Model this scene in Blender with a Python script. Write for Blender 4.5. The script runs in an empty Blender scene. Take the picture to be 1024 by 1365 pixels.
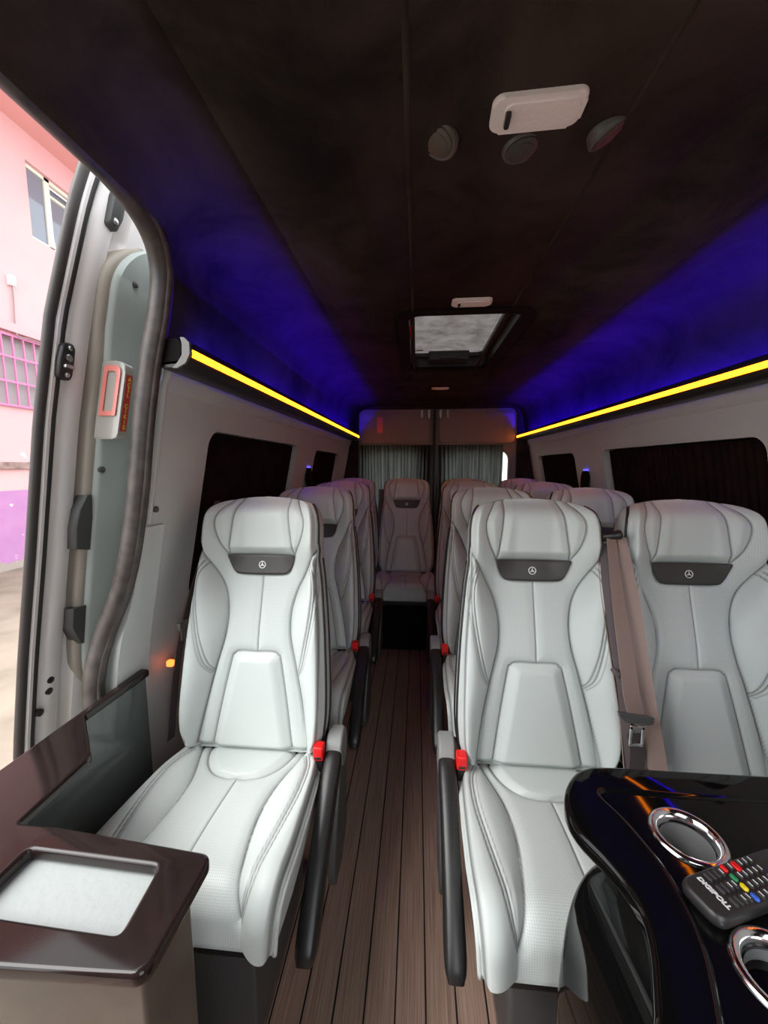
import bpy, bmesh, math, random
import numpy as np
from math import sin, cos, tan, pi, radians
from mathutils import Vector, Matrix

random.seed(7)
rng = np.random.default_rng(7)
SC = bpy.context.scene
COL = SC.collection

# ------------------------------------------------------------------ camera
CZ = 1.35                     # lens height above the van floor
PSI, PHI, FPX = radians(4.87), radians(6.85), 512.0
cam_d = bpy.data.cameras.new('camera')
cam_d.sensor_fit = 'HORIZONTAL'
cam_d.sensor_width = 36.0
cam_d.lens = 18.0
cam_d.clip_start = 0.02
cam = bpy.data.objects.new('camera', cam_d)
COL.objects.link(cam)
cam.location = (0, 0, CZ)
cam.rotation_euler = (pi / 2 - PHI, 0, PSI)
SC.camera = cam


def ray(px, py):
    a = (px - 512) / FPX
    b = -(py - 682.5) / FPX
    c = (-sin(PSI) * cos(PHI), cos(PSI) * cos(PHI), -sin(PHI))
    r = (cos(PSI), sin(PSI), 0)
    u = (-sin(PSI) * sin(PHI), cos(PSI) * sin(PHI), cos(PHI))
    return [c[i] + a * r[i] + b * u[i] for i in range(3)]


def W(px, py, x=None, y=None, z=None):
    """point where the sight line meets the plane x=, y= or z= (world)"""
    d = ray(px, py)
    if x is not None:
        t = x / d[0]
    elif y is not None:
        t = y / d[1]
    else:
        t = (z - CZ) / d[2]
    return Vector((t * d[0], t * d[1], CZ + t * d[2]))


# ------------------------------------------------------------------ materials
def newmat(name):
    m = bpy.data.materials.new(name)
    m.use_nodes = True
    nt = m.node_tree
    return m, nt, nt.nodes['Principled BSDF']


def pbr(name, col, rough=0.5, metal=0.0, noise=0.0, nscale=30.0, bump=0.0, bscale=200.0, coat=0.0, spec=0.5,
        emit=None, estr=0.0, sheen=0.0, col2=None):
    m, nt, p = newmat(name)
    p.inputs['Base Color'].default_value = (*col, 1)
    p.inputs['Roughness'].default_value = rough
    p.inputs['Metallic'].default_value = metal
    p.inputs['Specular IOR Level'].default_value = spec
    p.inputs['Coat Weight'].default_value = coat
    p.inputs['Coat Roughness'].default_value = 0.05
    p.inputs['Sheen Weight'].default_value = sheen
    tc = nt.nodes.new('ShaderNodeTexCoord')
    if noise > 0 or col2:
        n = nt.nodes.new('ShaderNodeTexNoise')
        n.inputs['Scale'].default_value = nscale
        n.inputs['Detail'].default_value = 6
        nt.links.new(tc.outputs['Object'], n.inputs['Vector'])
        mx = nt.nodes.new('ShaderNodeMix')
        mx.data_type = 'RGBA'
        c2 = col2 or tuple(max(0, c * (1 - noise)) for c in col)
        mx.inputs['A'].default_value = (*col, 1)
        mx.inputs['B'].default_value = (*c2, 1)
        rp = nt.nodes.new('ShaderNodeMapRange')
        rp.inputs['From Min'].default_value = 0.35
        rp.inputs['From Max'].default_value = 0.65
        nt.links.new(n.outputs['Fac'], rp.inputs['Value'])
        nt.links.new(rp.outputs['Result'], mx.inputs['Factor'])
        nt.links.new(mx.outputs['Result'], p.inputs['Base Color'])
    if bump > 0:
        n2 = nt.nodes.new('ShaderNodeTexNoise')
        n2.inputs['Scale'].default_value = bscale
        n2.inputs['Detail'].default_value = 3
        nt.links.new(tc.outputs['Object'], n2.inputs['Vector'])
        b = nt.nodes.new('ShaderNodeBump')
        b.inputs['Strength'].default_value = bump
        b.inputs['Distance'].default_value = 0.002
        nt.links.new(n2.outputs['Fac'], b.inputs['Height'])
        nt.links.new(b.outputs['Normal'], p.inputs['Normal'])
    if emit:
        p.inputs['Emission Color'].default_value = (*emit, 1)
        p.inputs['Emission Strength'].default_value = estr
    return m


def leather_mat():
    m, nt, p = newmat('pale_leather')
    p.inputs['Roughness'].default_value = 0.42
    p.inputs['Specular IOR Level'].default_value = 0.35
    tc = nt.nodes.new('ShaderNodeTexCoord')
    seam = nt.nodes.new('ShaderNodeAttribute')
    seam.attribute_name = 'seam'
    perf = nt.nodes.new('ShaderNodeAttribute')
    perf.attribute_name = 'perf'
    mx = nt.nodes.new('ShaderNodeMix')
    mx.data_type = 'RGBA'
    mx.inputs['A'].default_value = (0.55, 0.585, 0.57, 1)
    mx.inputs['B'].default_value = (0.15, 0.155, 0.155, 1)      # darker grey along the seams
    nt.links.new(seam.outputs['Fac'], mx.inputs['Factor'])
    # punched holes
    vo = nt.nodes.new('ShaderNodeTexVoronoi')
    vo.voronoi_dimensions = '2D'
    vo.inputs['Scale'].default_value = 210
    vo.inputs['Randomness'].default_value = 0.0
    uvn = nt.nodes.new('ShaderNodeAttribute')
    uvn.attribute_name = 'panel_uv'
    nt.links.new(uvn.outputs['Vector'], vo.inputs['Vector'])
    lt = nt.nodes.new('ShaderNodeMapRange')
    lt.inputs['From Min'].default_value = 0.12
    lt.inputs['From Max'].default_value = 0.34
    lt.inputs['To Min'].default_value = 1.0
    lt.inputs['To Max'].default_value = 0.0
    nt.links.new(vo.outputs['Distance'], lt.inputs['Value'])
    hole = nt.nodes.new('ShaderNodeMath')
    hole.operation = 'MULTIPLY'
    nt.links.new(lt.outputs['Result'], hole.inputs[0])
    nt.links.new(perf.outputs['Fac'], hole.inputs[1])
    hs = nt.nodes.new('ShaderNodeMath')
    hs.operation = 'MULTIPLY'
    hs.inputs[1].default_value = 0.5
    nt.links.new(hole.outputs[0], hs.inputs[0])
    mx2 = nt.nodes.new('ShaderNodeMix')
    mx2.data_type = 'RGBA'
    mx2.inputs['B'].default_value = (0.30, 0.32, 0.31, 1)
    nt.links.new(mx.outputs['Result'], mx2.inputs['A'])
    nt.links.new(hs.outputs[0], mx2.inputs['Factor'])
    nt.links.new(mx2.outputs['Result'], p.inputs['Base Color'])
    n = nt.nodes.new('ShaderNodeTexNoise')
    n.inputs['Scale'].default_value = 320
    n.inputs['Detail'].default_value = 2
    nt.links.new(tc.outputs['Object'], n.inputs['Vector'])
    b = nt.nodes.new('ShaderNodeBump')
    b.inputs['Strength'].default_value = 0.10
    b.inputs['Distance'].default_value = 0.001
    nt.links.new(n.outputs['Fac'], b.inputs['Height'])
    nt.links.new(b.outputs['Normal'], p.inputs['Normal'])
    return m


def suede_mat():
    m, nt, p = newmat('black_suede')
    p.inputs['Roughness'].default_value = 0.95
    p.inputs['Specular IOR Level'].default_value = 0.1
    tc = nt.nodes.new('ShaderNodeTexCoord')
    n = nt.nodes.new('ShaderNodeTexNoise')
    n.inputs['Scale'].default_value = 3.2
    n.inputs['Detail'].default_value = 7
    n.inputs['Roughness'].default_value = 0.65
    n.inputs['Distortion'].default_value = 0.6
    nt.links.new(tc.outputs['Object'], n.inputs['Vector'])
    r = nt.nodes.new('ShaderNodeValToRGB')
    r.color_ramp.elements[0].position = 0.35
    r.color_ramp.elements[0].color = (0.014, 0.0105, 0.0095, 1)
    r.color_ramp.elements[1].position = 0.68
    r.color_ramp.elements[1].color = (0.050, 0.037, 0.032, 1)
    nt.links.new(n.outputs['Fac'], r.inputs['Fac'])
    nt.links.new(r.outputs['Color'], p.inputs['Base Color'])
    n2 = nt.nodes.new('ShaderNodeTexNoise')
    n2.inputs['Scale'].default_value = 260
    nt.links.new(tc.outputs['Object'], n2.inputs['Vector'])
    b = nt.nodes.new('ShaderNodeBump')
    b.inputs['Strength'].default_value = 0.3
    b.inputs['Distance'].default_value = 0.002
    nt.links.new(n2.outputs['Fac'], b.inputs['Height'])
    nt.links.new(b.outputs['Normal'], p.inputs['Normal'])
    return m


def plank_mat():
    m, nt, p = newmat('teak_planks')
    p.inputs['Roughness'].default_value = 0.5
    p.inputs['Specular IOR Level'].default_value = 0.3
    tc = nt.nodes.new('ShaderNodeTexCoord')
    sp = nt.nodes.new('ShaderNodeSeparateXYZ')
    nt.links.new(tc.outputs['Object'], sp.inputs['Vector'])

    def mth(op, a, b=None):
        k = nt.nodes.new('ShaderNodeMath')
        k.operation = op
        for i, v in ((0, a), (1, b)):
            if v is None:
                continue
            if isinstance(v, (int, float)):
                k.inputs[i].default_value = v
            else:
                nt.links.new(v, k.inputs[i])
        return k.outputs[0]
    w = 0.0765
    t = mth('DIVIDE', mth('ADD', sp.outputs['X'], 0.0115 + 0.002), w)
    fr = mth('FRACT', t)
    idx = mth('FLOOR', t)
    line = mth('LESS_THAN', fr, 0.058)
    # fine grain, stretched along the plank
    mp = nt.nodes.new('ShaderNodeMapping')
    mp.inputs['Scale'].default_value = (190, 3.0, 1)
    nt.links.new(tc.outputs['Object'], mp.inputs['Vector'])
    n = nt.nodes.new('ShaderNodeTexNoise')
    n.inputs['Scale'].default_value = 1.6
    n.inputs['Detail'].default_value = 5
    nt.links.new(mp.outputs['Vector'], n.inputs['Vector'])
    wn = nt.nodes.new('ShaderNodeTexWhiteNoise')
    wn.noise_dimensions = '1D'
    nt.links.new(idx, wn.inputs['W'])
    f = mth('ADD', mth('MULTIPLY', n.outputs['Fac'], 0.85), mth('MULTIPLY', wn.outputs['Value'], 0.16))
    r = nt.nodes.new('ShaderNodeValToRGB')
    r.color_ramp.elements[0].position = 0.30
    r.color_ramp.elements[0].color = (0.22, 0.138, 0.105, 1)
    r.color_ramp.elements[1].position = 0.75
    r.color_ramp.elements[1].color = (0.47, 0.32, 0.24, 1)
    nt.links.new(f, r.inputs['Fac'])
    mx = nt.nodes.new('ShaderNodeMix')
    mx.data_type = 'RGBA'
    mx.inputs['B'].default_value = (0.008, 0.006, 0.006, 1)
    nt.links.new(r.outputs['Color'], mx.inputs['A'])
    nt.links.new(line, mx.inputs['Factor'])
    nt.links.new(mx.outputs['Result'], p.inputs['Base Color'])
    b = nt.nodes.new('ShaderNodeBump')
    b.inputs['Strength'].default_value = 0.4
    b.inputs['Distance'].default_value = 0.002
    nt.links.new(mth('SUBTRACT', n.outputs['Fac'], line), b.inputs['Height'])
    nt.links.new(b.outputs['Normal'], p.inputs['Normal'])
    return m


def emis(name, col, s):
    m, nt, p = newmat(name)
    p.inputs['Base Color'].default_value = (0.02, 0.02, 0.02, 1)
    p.inputs['Emission Color'].default_value = (*col, 1)
    p.inputs['Emission Strength'].default_value = s
    return m


def curtain_mat(name, col, trans):
    m, nt, p = newmat(name)
    out = nt.nodes['Material Output']
    d = nt.nodes.new('ShaderNodeBsdfDiffuse')
    d.inputs['Color'].default_value = (*col, 1)
    t = nt.nodes.new('ShaderNodeBsdfTranslucent')
    tc = nt.nodes.new('ShaderNodeTexCoord')
    mp = nt.nodes.new('ShaderNodeMapping')
    mp.inputs['Scale'].default_value = (60, 60, 1.2)
    nt.links.new(tc.outputs['Object'], mp.inputs['Vector'])
    n = nt.nodes.new('ShaderNodeTexNoise')
    n.inputs['Scale'].default_value = 1.0
    n.inputs['Detail'].default_value = 4
    nt.links.new(mp.outputs['Vector'], n.inputs['Vector'])
    r = nt.nodes.new('ShaderNodeValToRGB')
    r.color_ramp.elements[0].position = 0.36
    r.color_ramp.elements[0].color = (trans * 0.35, trans * 0.37, trans * 0.35, 1)
    r.color_ramp.elements[1].position = 0.64
    r.color_ramp.elements[1].color = (trans, trans * 1.03, trans * 0.98, 1)
    nt.links.new(n.outputs['Fac'], r.inputs['Fac'])
    nt.links.new(r.outputs['Color'], t.inputs['Color'])
    a = nt.nodes.new('ShaderNodeAddShader')
    nt.links.new(d.outputs[0], a.inputs[0])
    nt.links.new(t.outputs[0], a.inputs[1])
    nt.links.new(a.outputs[0], out.inputs['Surface'])
    return m


def glass_mat(name, tint, gl=0.08):
    m, nt, p = newmat(name)
    out = nt.nodes['Material Output']
    t = nt.nodes.new('ShaderNodeBsdfTransparent')
    t.inputs['Color'].default_value = (*tint, 1)
    g = nt.nodes.new('ShaderNodeBsdfGlossy')
    g.inputs['Roughness'].default_value = 0.03
    mx = nt.nodes.new('ShaderNodeMixShader')
    mx.inputs['Fac'].default_value = gl
    nt.links.new(t.outputs[0], mx.inputs[1])
    nt.links.new(g.outputs[0], mx.inputs[2])
    nt.links.new(mx.outputs[0], out.inputs['Surface'])
    return m


def render_mat():
    """pink rendered facade, purple plinth with flaked patches"""
    m, nt, p = newmat('pink_render')
    p.inputs['Roughness'].default_value = 0.9
    p.inputs['Specular IOR Level'].default_value = 0.1
    tc = nt.nodes.new('ShaderNodeTexCoord')
    sp = nt.nodes.new('ShaderNodeSeparateXYZ')
    nt.links.new(tc.outputs['Object'], sp.inputs['Vector'])

    def mix(fac, a, b):
        k = nt.nodes.new('ShaderNodeMix')
        k.data_type = 'RGBA'
        nt.links.new(fac, k.inputs['Factor'])
        for key, v in (('A', a), ('B', b)):
            if isinstance(v, tuple):
                k.inputs[key].default_value = (*v, 1)
            else:
                nt.links.new(v, k.inputs[key])
        return k.outputs['Result']

    def noise(scale, lo, hi, det=5):
        n = nt.nodes.new('ShaderNodeTexNoise')
        n.inputs['Scale'].default_value = scale
        n.inputs['Detail'].default_value = det
        nt.links.new(tc.outputs['Object'], n.inputs['Vector'])
        r = nt.nodes.new('ShaderNodeMapRange')
        r.inputs['From Min'].default_value = lo
        r.inputs['From Max'].default_value = hi
        nt.links.new(n.outputs['Fac'], r.inputs['Value'])
        return r.outputs['Result']

    def mth(op, a, b):
        k = nt.nodes.new('ShaderNodeMath')
        k.operation = op
        for i, v in ((0, a), (1, b)):
            if isinstance(v, (int, float)):
                k.inputs[i].default_value = v
            else:
                nt.links.new(v, k.inputs[i])
        return k.outputs[0]
    base = mix(noise(0.8, 0.3, 0.7), (0.80, 0.47, 0.47), (0.74, 0.42, 0.44))
    purple = mix(noise(3, 0.3, 0.7), (0.55, 0.27, 0.50), (0.48, 0.23, 0.45))
    low = mth('LESS_THAN', sp.outputs['Z'], -0.456 + 1.92)
    c = mix(low, base, purple)
    patch = mth('MULTIPLY', noise(1.1, 0.60, 0.61, 6), mth('LESS_THAN', sp.outputs['Z'], 1.92 + 0.55))
    c = mix(patch, c, (0.80, 0.76, 0.74))
    spk = mth('MULTIPLY', noise(7, 0.70, 0.71, 3), mth('LESS_THAN', sp.outputs['Z'], 1.92 + 0.2))
    c = mix(spk, c, (0.80, 0.76, 0.74))
    foot = mth('LESS_THAN', mth('SUBTRACT', sp.outputs['Z'], mth('MULTIPLY', noise(2, 0.3, 0.7), 0.22)), 0.03)
    c = mix(foot, c, (0.42, 0.36, 0.32))
    nt.links.new(c, p.inputs['Base Color'])
    return m


M = {}
M['leather'] = leather_mat()
M['leather_plain'] = pbr('pale_leather_plain', (0.55, 0.585, 0.57), 0.45, bump=0.1, bscale=320, spec=0.35)
M['pad'] = pbr('white_grained_leather', (0.36, 0.385, 0.38), 0.6, bump=0.5, bscale=80, spec=0.3)
M['suede'] = suede_mat()
M['piping'] = pbr('black_piping', (0.012, 0.011, 0.011), 0.5)
M['label'] = pbr('charcoal_leather', (0.045, 0.040, 0.038), 0.45, bump=0.15, bscale=300)
M['chrome'] = pbr('chrome', (0.85, 0.85, 0.85), 0.12, 1.0)
M['steel'] = pbr('dull_steel', (0.45, 0.44, 0.43), 0.35, 1.0)
M['black'] = pbr('black_plastic', (0.018, 0.017, 0.017), 0.38, noise=0.2, nscale=20)
M['black_matte'] = pbr('black_felt', (0.008, 0.007, 0.007), 0.9, spec=0.1)
M['dgrey'] = pbr('dark_grey_plastic', (0.07, 0.07, 0.07), 0.45)
M['grey'] = pbr('mid_grey_plastic', (0.22, 0.22, 0.215), 0.5)
M['cap'] = pbr('grey_end_cap', (0.16, 0.155, 0.15), 0.5)
M['emblem'] = pbr('silver_emblem', (0.80, 0.80, 0.80), 0.4, 0.35)
M['red'] = pbr('red_plastic', (0.75, 0.01, 0.012), 0.35)
M['floor'] = plank_mat()
M['panel'] = pbr('grey_green_panel', (0.55, 0.575, 0.56), 0.5, noise=0.06, nscale=4, bump=0.08, bscale=400, spec=0.4)
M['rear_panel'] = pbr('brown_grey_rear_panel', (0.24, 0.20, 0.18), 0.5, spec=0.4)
M['card'] = pbr('door_card', (0.43, 0.475, 0.455), 0.45, spec=0.4)
M['paint'] = pbr('silver_paint', (0.78, 0.745, 0.735), 0.32, 0.0, coat=0.5)
M['rubber'] = pbr('brown_grey_rubber', (0.085, 0.070, 0.065), 0.42, noise=0.5, nscale=25, spec=0.5)
M['rubber_dark'] = pbr('dark_edge_rubber', (0.035, 0.028, 0.026), 0.5)
M['taupe'] = pbr('taupe_edge_seal', (0.38, 0.34, 0.29), 0.6)
M['gloss'] = pbr('black_lacquer', (0.0035, 0.0035, 0.0035), 0.045, spec=0.4)
M['gloss_brown'] = pbr('smoked_brown_lacquer', (0.022, 0.014, 0.013), 0.10, spec=0.38, noise=0.5, nscale=6)
M['pedestal'] = pbr('bronze_brown_panel', (0.115, 0.092, 0.075), 0.30, noise=0.35, nscale=9, spec=0.5)
M['smoked'] = pbr('smoked_gloss_panel', (0.10, 0.118, 0.118), 0.10, coat=0.5)
M['belt'] = pbr('dusky_rose_webbing', (0.29, 0.20, 0.175), 0.6, bump=0.3, bscale=500)
M['belt_dark'] = pbr('dark_mauve_webbing', (0.085, 0.062, 0.066), 0.65, bump=0.3, bscale=500)
M['curtain'] = pbr('dark_brown_curtain', (0.016, 0.008, 0.007), 0.9, noise=0.5, nscale=12, spec=0.1)
M['sheer'] = curtain_mat('black_sheer_curtain', (0.012, 0.011, 0.010), 0.11)
M['glass_dark'] = pbr('tinted_glass', (0.006, 0.006, 0.006), 0.05)
M['glass'] = glass_mat('clear_glass', (0.92, 0.95, 0.93))
M['yellow'] = emis('yellow_led', (1.0, 0.21, 0.006), 12.0)
M['blue'] = emis('blue_led', (0.025, 0.0, 1.0), 230.0)
M['blue_dot'] = emis('blue_indicator', (0.1, 0.08, 1.0), 2.0)
M['orange'] = emis('orange_led', (1.0, 0.13, 0.02), 5.0)
M['lamp_body'] = pbr('white_lamp_plastic', (0.82, 0.77, 0.77), 0.5)
M['lamp_lens'] = pbr('frosted_lamp_lens', (0.85, 0.79, 0.78), 0.35, bump=0.3, bscale=120)
M['hub_tan'] = pbr('tan_vent_disc', (0.075, 0.062, 0.05), 0.5)
M['hub_grey'] = pbr('grey_vent_disc', (0.05, 0.048, 0.046), 0.5)
M['hub_brown'] = pbr('brown_vent_disc', (0.075, 0.034, 0.03), 0.5)
M['pink'] = render_mat()
M['soffit'] = pbr('salmon_soffit', (0.80, 0.43, 0.42), 0.9, spec=0.1)
M['pinkbar'] = pbr('magenta_painted_iron', (0.62, 0.20, 0.38), 0.5)
M['pinkband'] = pbr('pink_band', (0.72, 0.40, 0.42), 0.8)
M['pvc'] = pbr('cream_window_frame', (0.80, 0.76, 0.66), 0.4)
M['pane'] = pbr('reflective_pane', (0.20, 0.23, 0.28), 0.05, spec=0.9)
M['pane_dim'] = pbr('dusty_pane', (0.36, 0.32, 0.33), 0.3)
M['concrete'] = pbr('beige_concrete', (0.30, 0.25, 0.20), 0.9, noise=0.25, nscale=2.5, spec=0.1)  # plain beige base with random mottling
M['pipe'] = pbr('stained_ledge', (0.42, 0.28, 0.25), 0.8, noise=0.5, nscale=6)
M['wire'] = pbr('grey_cable', (0.30, 0.24, 0.24), 0.6)
M['lens_clear'] = pbr('milky_lens', (0.40, 0.375, 0.34), 0.15, coat=0.5)
M['lens_red'] = pbr('salmon_lens', (0.78, 0.23, 0.20), 0.2, coat=0.5)
M['sign_red'] = pbr('sign_red', (0.55, 0.02, 0.012), 0.4)
M['sign_yellow'] = pbr('sign_yellow', (0.85, 0.55, 0.05), 0.5)
M['white'] = pbr('white_print', (0.8, 0.8, 0.8), 0.5)
M['green'] = pbr('green_key', (0.02, 0.25, 0.09), 0.4)
M['ykey'] = pbr('yellow_key', (0.85, 0.68, 0.02), 0.4)
M['bkey'] = pbr('blue_key', (0.04, 0.13, 0.62), 0.4)
M['key'] = pbr('rubber_key', (0.035, 0.033, 0.033), 0.6)
M['remote'] = pbr('remote_shell', (0.022, 0.020, 0.020), 0.40, spec=0.6)
M['cup'] = pbr('smoked_metal_cup', (0.26, 0.26, 0.26), 0.35, 0.3)


def hatch_mat():
    m, nt, p = newmat('dusty_roof_glass')
    out = nt.nodes['Material Output']
    d = nt.nodes.new('ShaderNodeBsdfDiffuse')
    d.inputs['Color'].default_value = (0.06, 0.055, 0.053, 1)
    t = nt.nodes.new('ShaderNodeBsdfTranslucent')
    tc = nt.nodes.new('ShaderNodeTexCoord')
    n = nt.nodes.new('ShaderNodeTexNoise')
    n.inputs['Scale'].default_value = 11
    n.inputs['Detail'].default_value = 8
    n.inputs['Roughness'].default_value = 0.7
    nt.links.new(tc.outputs['Object'], n.inputs['Vector'])
    r = nt.nodes.new('ShaderNodeValToRGB')
    r.color_ramp.elements[0].position = 0.36
    r.color_ramp.elements[0].color = (0.17, 0.16, 0.155, 1)
    r.color_ramp.elements[1].position = 0.6
    r.color_ramp.elements[1].color = (0.25, 0.24, 0.235, 1)
    nt.links.new(n.outputs['Fac'], r.inputs['Fac'])
    nt.links.new(r.outputs['Color'], t.inputs['Color'])
    a = nt.nodes.new('ShaderNodeAddShader')
    nt.links.new(d.outputs[0], a.inputs[0])
    nt.links.new(t.outputs[0], a.inputs[1])
    nt.links.new(a.outputs[0], out.inputs['Surface'])
    return m


M['hatch'] = hatch_mat()

# ------------------------------------------------------------------ object helpers


def origin_of(p):
    v = Vector((0, 0, 0))
    while p is not None:
        v += p.location
        p = p.parent
    return v


def link(name, me, parent=None, loc=None):
    o = bpy.data.objects.new(name, me)
    COL.objects.link(o)
    if parent is not None:
        o.parent = parent
    if loc is not None:
        o.location = loc
    return o


def mk(name, V, Fc, mat, parent=None, smooth=True, local=False, attrs=None, sharp=None, vecs=None):
    """mesh object from world (or local) vertices; a top-level mesh gets its origin at the centre of its base"""
    V = np.asarray([tuple(v) for v in V] if not isinstance(V, np.ndarray) else V, float)
    loc = Vector((0, 0, 0))
    if not local:
        if parent is None:
            lo, hi = V.min(0), V.max(0)
            loc = Vector(((lo[0] + hi[0]) / 2, (lo[1] + hi[1]) / 2, lo[2]))
            V = V - np.array(loc)
        else:
            V = V - np.array(origin_of(parent))
    me = bpy.data.meshes.new(name)
    me.from_pydata(V.tolist(), [], [tuple(int(i) for i in f) for f in Fc])
    if attrs:
        for k, a in attrs.items():
            at = me.attributes.new(k, 'FLOAT', 'POINT')
            at.data.foreach_set('value', np.asarray(a, np.float32))
    if vecs is not None:
        at = me.attributes.new('panel_uv', 'FLOAT_VECTOR', 'POINT')
        at.data.foreach_set('vector', np.asarray(vecs, np.float32).ravel())
    me.materials.append(mat)
    me.update()
    bm = bmesh.new()
    bm.from_mesh(me)
    bmesh.ops.recalc_face_normals(bm, faces=bm.faces)
    bm.to_mesh(me)
    bm.free()
    me.polygons.foreach_set('use_smooth', [smooth] * len(me.polygons))
    if smooth and sharp is not None:
        me.set_sharp_from_angle(angle=radians(sharp))
    return link(name, me, parent, loc if parent is None else None)


def mkbm(name, bm, mat, parent=None, smooth=True, local=False, sharp=40):
    bmesh.ops.recalc_face_normals(bm, faces=bm.faces)
    bm.verts.index_update()
    V = [v.co.copy() for v in bm.verts]
    Fc = [[v.index for v in f.verts] for f in bm.faces]
    bm.free()
    o = mk(name, V, Fc, mat, parent, smooth, local, sharp=sharp)
    w = o.modifiers.new('weighted', 'WEIGHTED_NORMAL')
    w.keep_sharp = True
    return o


def bm_box(bm, x0, x1, y0, y1, z0, z1, bev=0.0, seg=2, mat4=None):
    r = bmesh.ops.create_cube(bm, size=1.0)
    vs = r['verts']
    for v in vs:
        v.co = Vector(((x0 + x1) / 2 + v.co.x * (x1 - x0), (y0 + y1) / 2 + v.co.y * (y1 - y0), (z0 + z1) / 2 + v.co.z * (z1 - z0)))
    if mat4 is not None:
        bmesh.ops.transform(bm, matrix=mat4, verts=vs)
    if bev > 0:
        es = list({e for v in vs for e in v.link_edges})
        bmesh.ops.bevel(bm, geom=es, offset=bev, segments=seg, affect='EDGES', profile=0.5)


def box(name, x0, x1, y0, y1, z0, z1, mat, parent=None, bev=0.004, seg=2, local=False, mat4=None):
    bm = bmesh.new()
    bm_box(bm, x0, x1, y0, y1, z0, z1, bev, seg, mat4)
    return mkbm(name, bm, mat, parent, local=local)


def catmull(pts, n=8, closed=False):
    P = [np.array(p, float) for p in pts]
    out = []
    m = len(P)
    rngs = range(m) if closed else range(m - 1)
    for i in rngs:
        if closed:
            p0, p1, p2, p3 = P[(i - 1) % m], P[i], P[(i + 1) % m], P[(i + 2) % m]
        else:
            p1, p2 = P[i], P[i + 1]
            p0 = P[i - 1] if i > 0 else 2 * p1 - p2
            p3 = P[i + 2] if i + 2 < m else 2 * p2 - p1
        for k in range(n):
            t = k / n
            out.append(0.5 * ((2 * p1) + (-p0 + p2) * t + (2 * p0 - 5 * p1 + 4 * p2 - p3) * t * t + (-p0 + 3 * p1 - 3 * p2 + p3) * t ** 3))
    if not closed:
        out.append(P[-1])
    return out


def tube_data(pts, r, n=10, closed=False, flat=1.0, up=None):
    P = [Vector(p) for p in pts]
    V, Fc = [], []
    m = len(P)
    N = Vector(up) if up is not None else None
    for i in range(m):
        if closed:
            T = (P[(i + 1) % m] - P[i - 1])
        else:
            T = P[min(i + 1, m - 1)] - P[max(i - 1, 0)]
        T = T.normalized() if T.length > 1e-9 else Vector((0, 0, 1))
        if N is None:
            N = T.orthogonal()
        if up is not None:
            N = Vector(up)
        N = N - T * N.dot(T)
        N = N.normalized() if N.length > 1e-6 else T.orthogonal().normalized()
        B = T.cross(N)
        rr = r[i] if isinstance(r, (list, tuple)) else r
        for k in range(n):
            a = 2 * pi * k / n
            V.append(P[i] + N * (cos(a) * rr) + B * (sin(a) * rr * flat))
    for i in range(m if closed else m - 1):
        j = (i + 1) % m
        for k in range(n):
            l = (k + 1) % n
            Fc.append((i * n + k, i * n + l, j * n + l, j * n + k))
    if not closed:
        Fc.append(tuple(range(n)))
        Fc.append(tuple((m - 1) * n + k for k in range(n)))
    return V, Fc


def tube(name, pts, r, mat, parent=None, n=10, closed=False, flat=1.0, up=None, local=False):
    V, Fc = tube_data(pts, r, n, closed, flat, up)
    return mk(name, V, Fc, mat, parent, local=local, sharp=60)


def prism_bm(bm, poly, lo, hi, axis='z', bev=0.0, seg=2):
    def m(p, h):
        if axis == 'z':
            return (p[0], p[1], h)
        if axis == 'x':
            return (h, p[0], p[1])
        return (p[0], h, p[1])
    a = [bm.verts.new(m(p, lo)) for p in poly]
    b = [bm.verts.new(m(p, hi)) for p in poly]
    fs = [bm.faces.new(a[::-1]), bm.faces.new(b)]
    n = len(poly)
    for i in range(n):
        fs.append(bm.faces.new((a[i], a[(i + 1) % n], b[(i + 1) % n], b[i])))
    if bev > 0:
        es = [e for e in {e for f in fs[:2] for e in f.edges}]
        bmesh.ops.bevel(bm, geom=es, offset=bev, segments=seg, affect='EDGES', profile=0.5)


def prism(name, poly, lo, hi, mat, parent=None, axis='z', bev=0.0, seg=2, local=False):
    bm = bmesh.new()
    prism_bm(bm, poly, lo, hi, axis, bev, seg)
    return mkbm(name, bm, mat, parent, local=local)


def rrect(x0, x1, y0, y1, r, n=6):
    out = []
    for cx, cy, a0 in ((x1 - r, y1 - r, 0), (x0 + r, y1 - r, 90), (x0 + r, y0 + r, 180), (x1 - r, y0 + r, 270)):
        for k in range(n + 1):
            a = radians(a0 + 90 * k / n)
            out.append((cx + r * cos(a), cy + r * sin(a)))
    return out


def holed(outer, holes):
    """triangulated 2-D sheet with holes -> (points, faces, loops)"""
    bm = bmesh.new()
    loops = []
    for lp in [outer] + holes:
        vs = [bm.verts.new((p[0], p[1], 0)) for p in lp]
        loops.append([v for v in vs])
        for i in range(len(vs)):
            bm.edges.new((vs[i], vs[(i + 1) % len(vs)]))
    bmesh.ops.triangle_fill(bm, use_beauty=True, use_dissolve=False, edges=bm.edges[:])
    bm.verts.index_update()
    pts = [(v.co.x, v.co.y) for v in bm.verts]
    fcs = [[v.index for v in f.verts] for f in bm.faces]
    ids = [[v.index for v in lp] for lp in loops]
    bm.free()
    return pts, fcs, ids


def empty(name, loc, rz=0.0):
    o = bpy.data.objects.new(name, None)
    COL.objects.link(o)
    o.location = loc
    o.rotation_euler = (0, 0, rz)
    o.empty_display_size = 0.1
    return o


def tag(o, label, cat, group=None):
    o['label'] = label
    o['category'] = cat
    if group:
        o['group'] = group
    return o


def struct(o):
    o['kind'] = 'structure'
    return o


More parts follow.
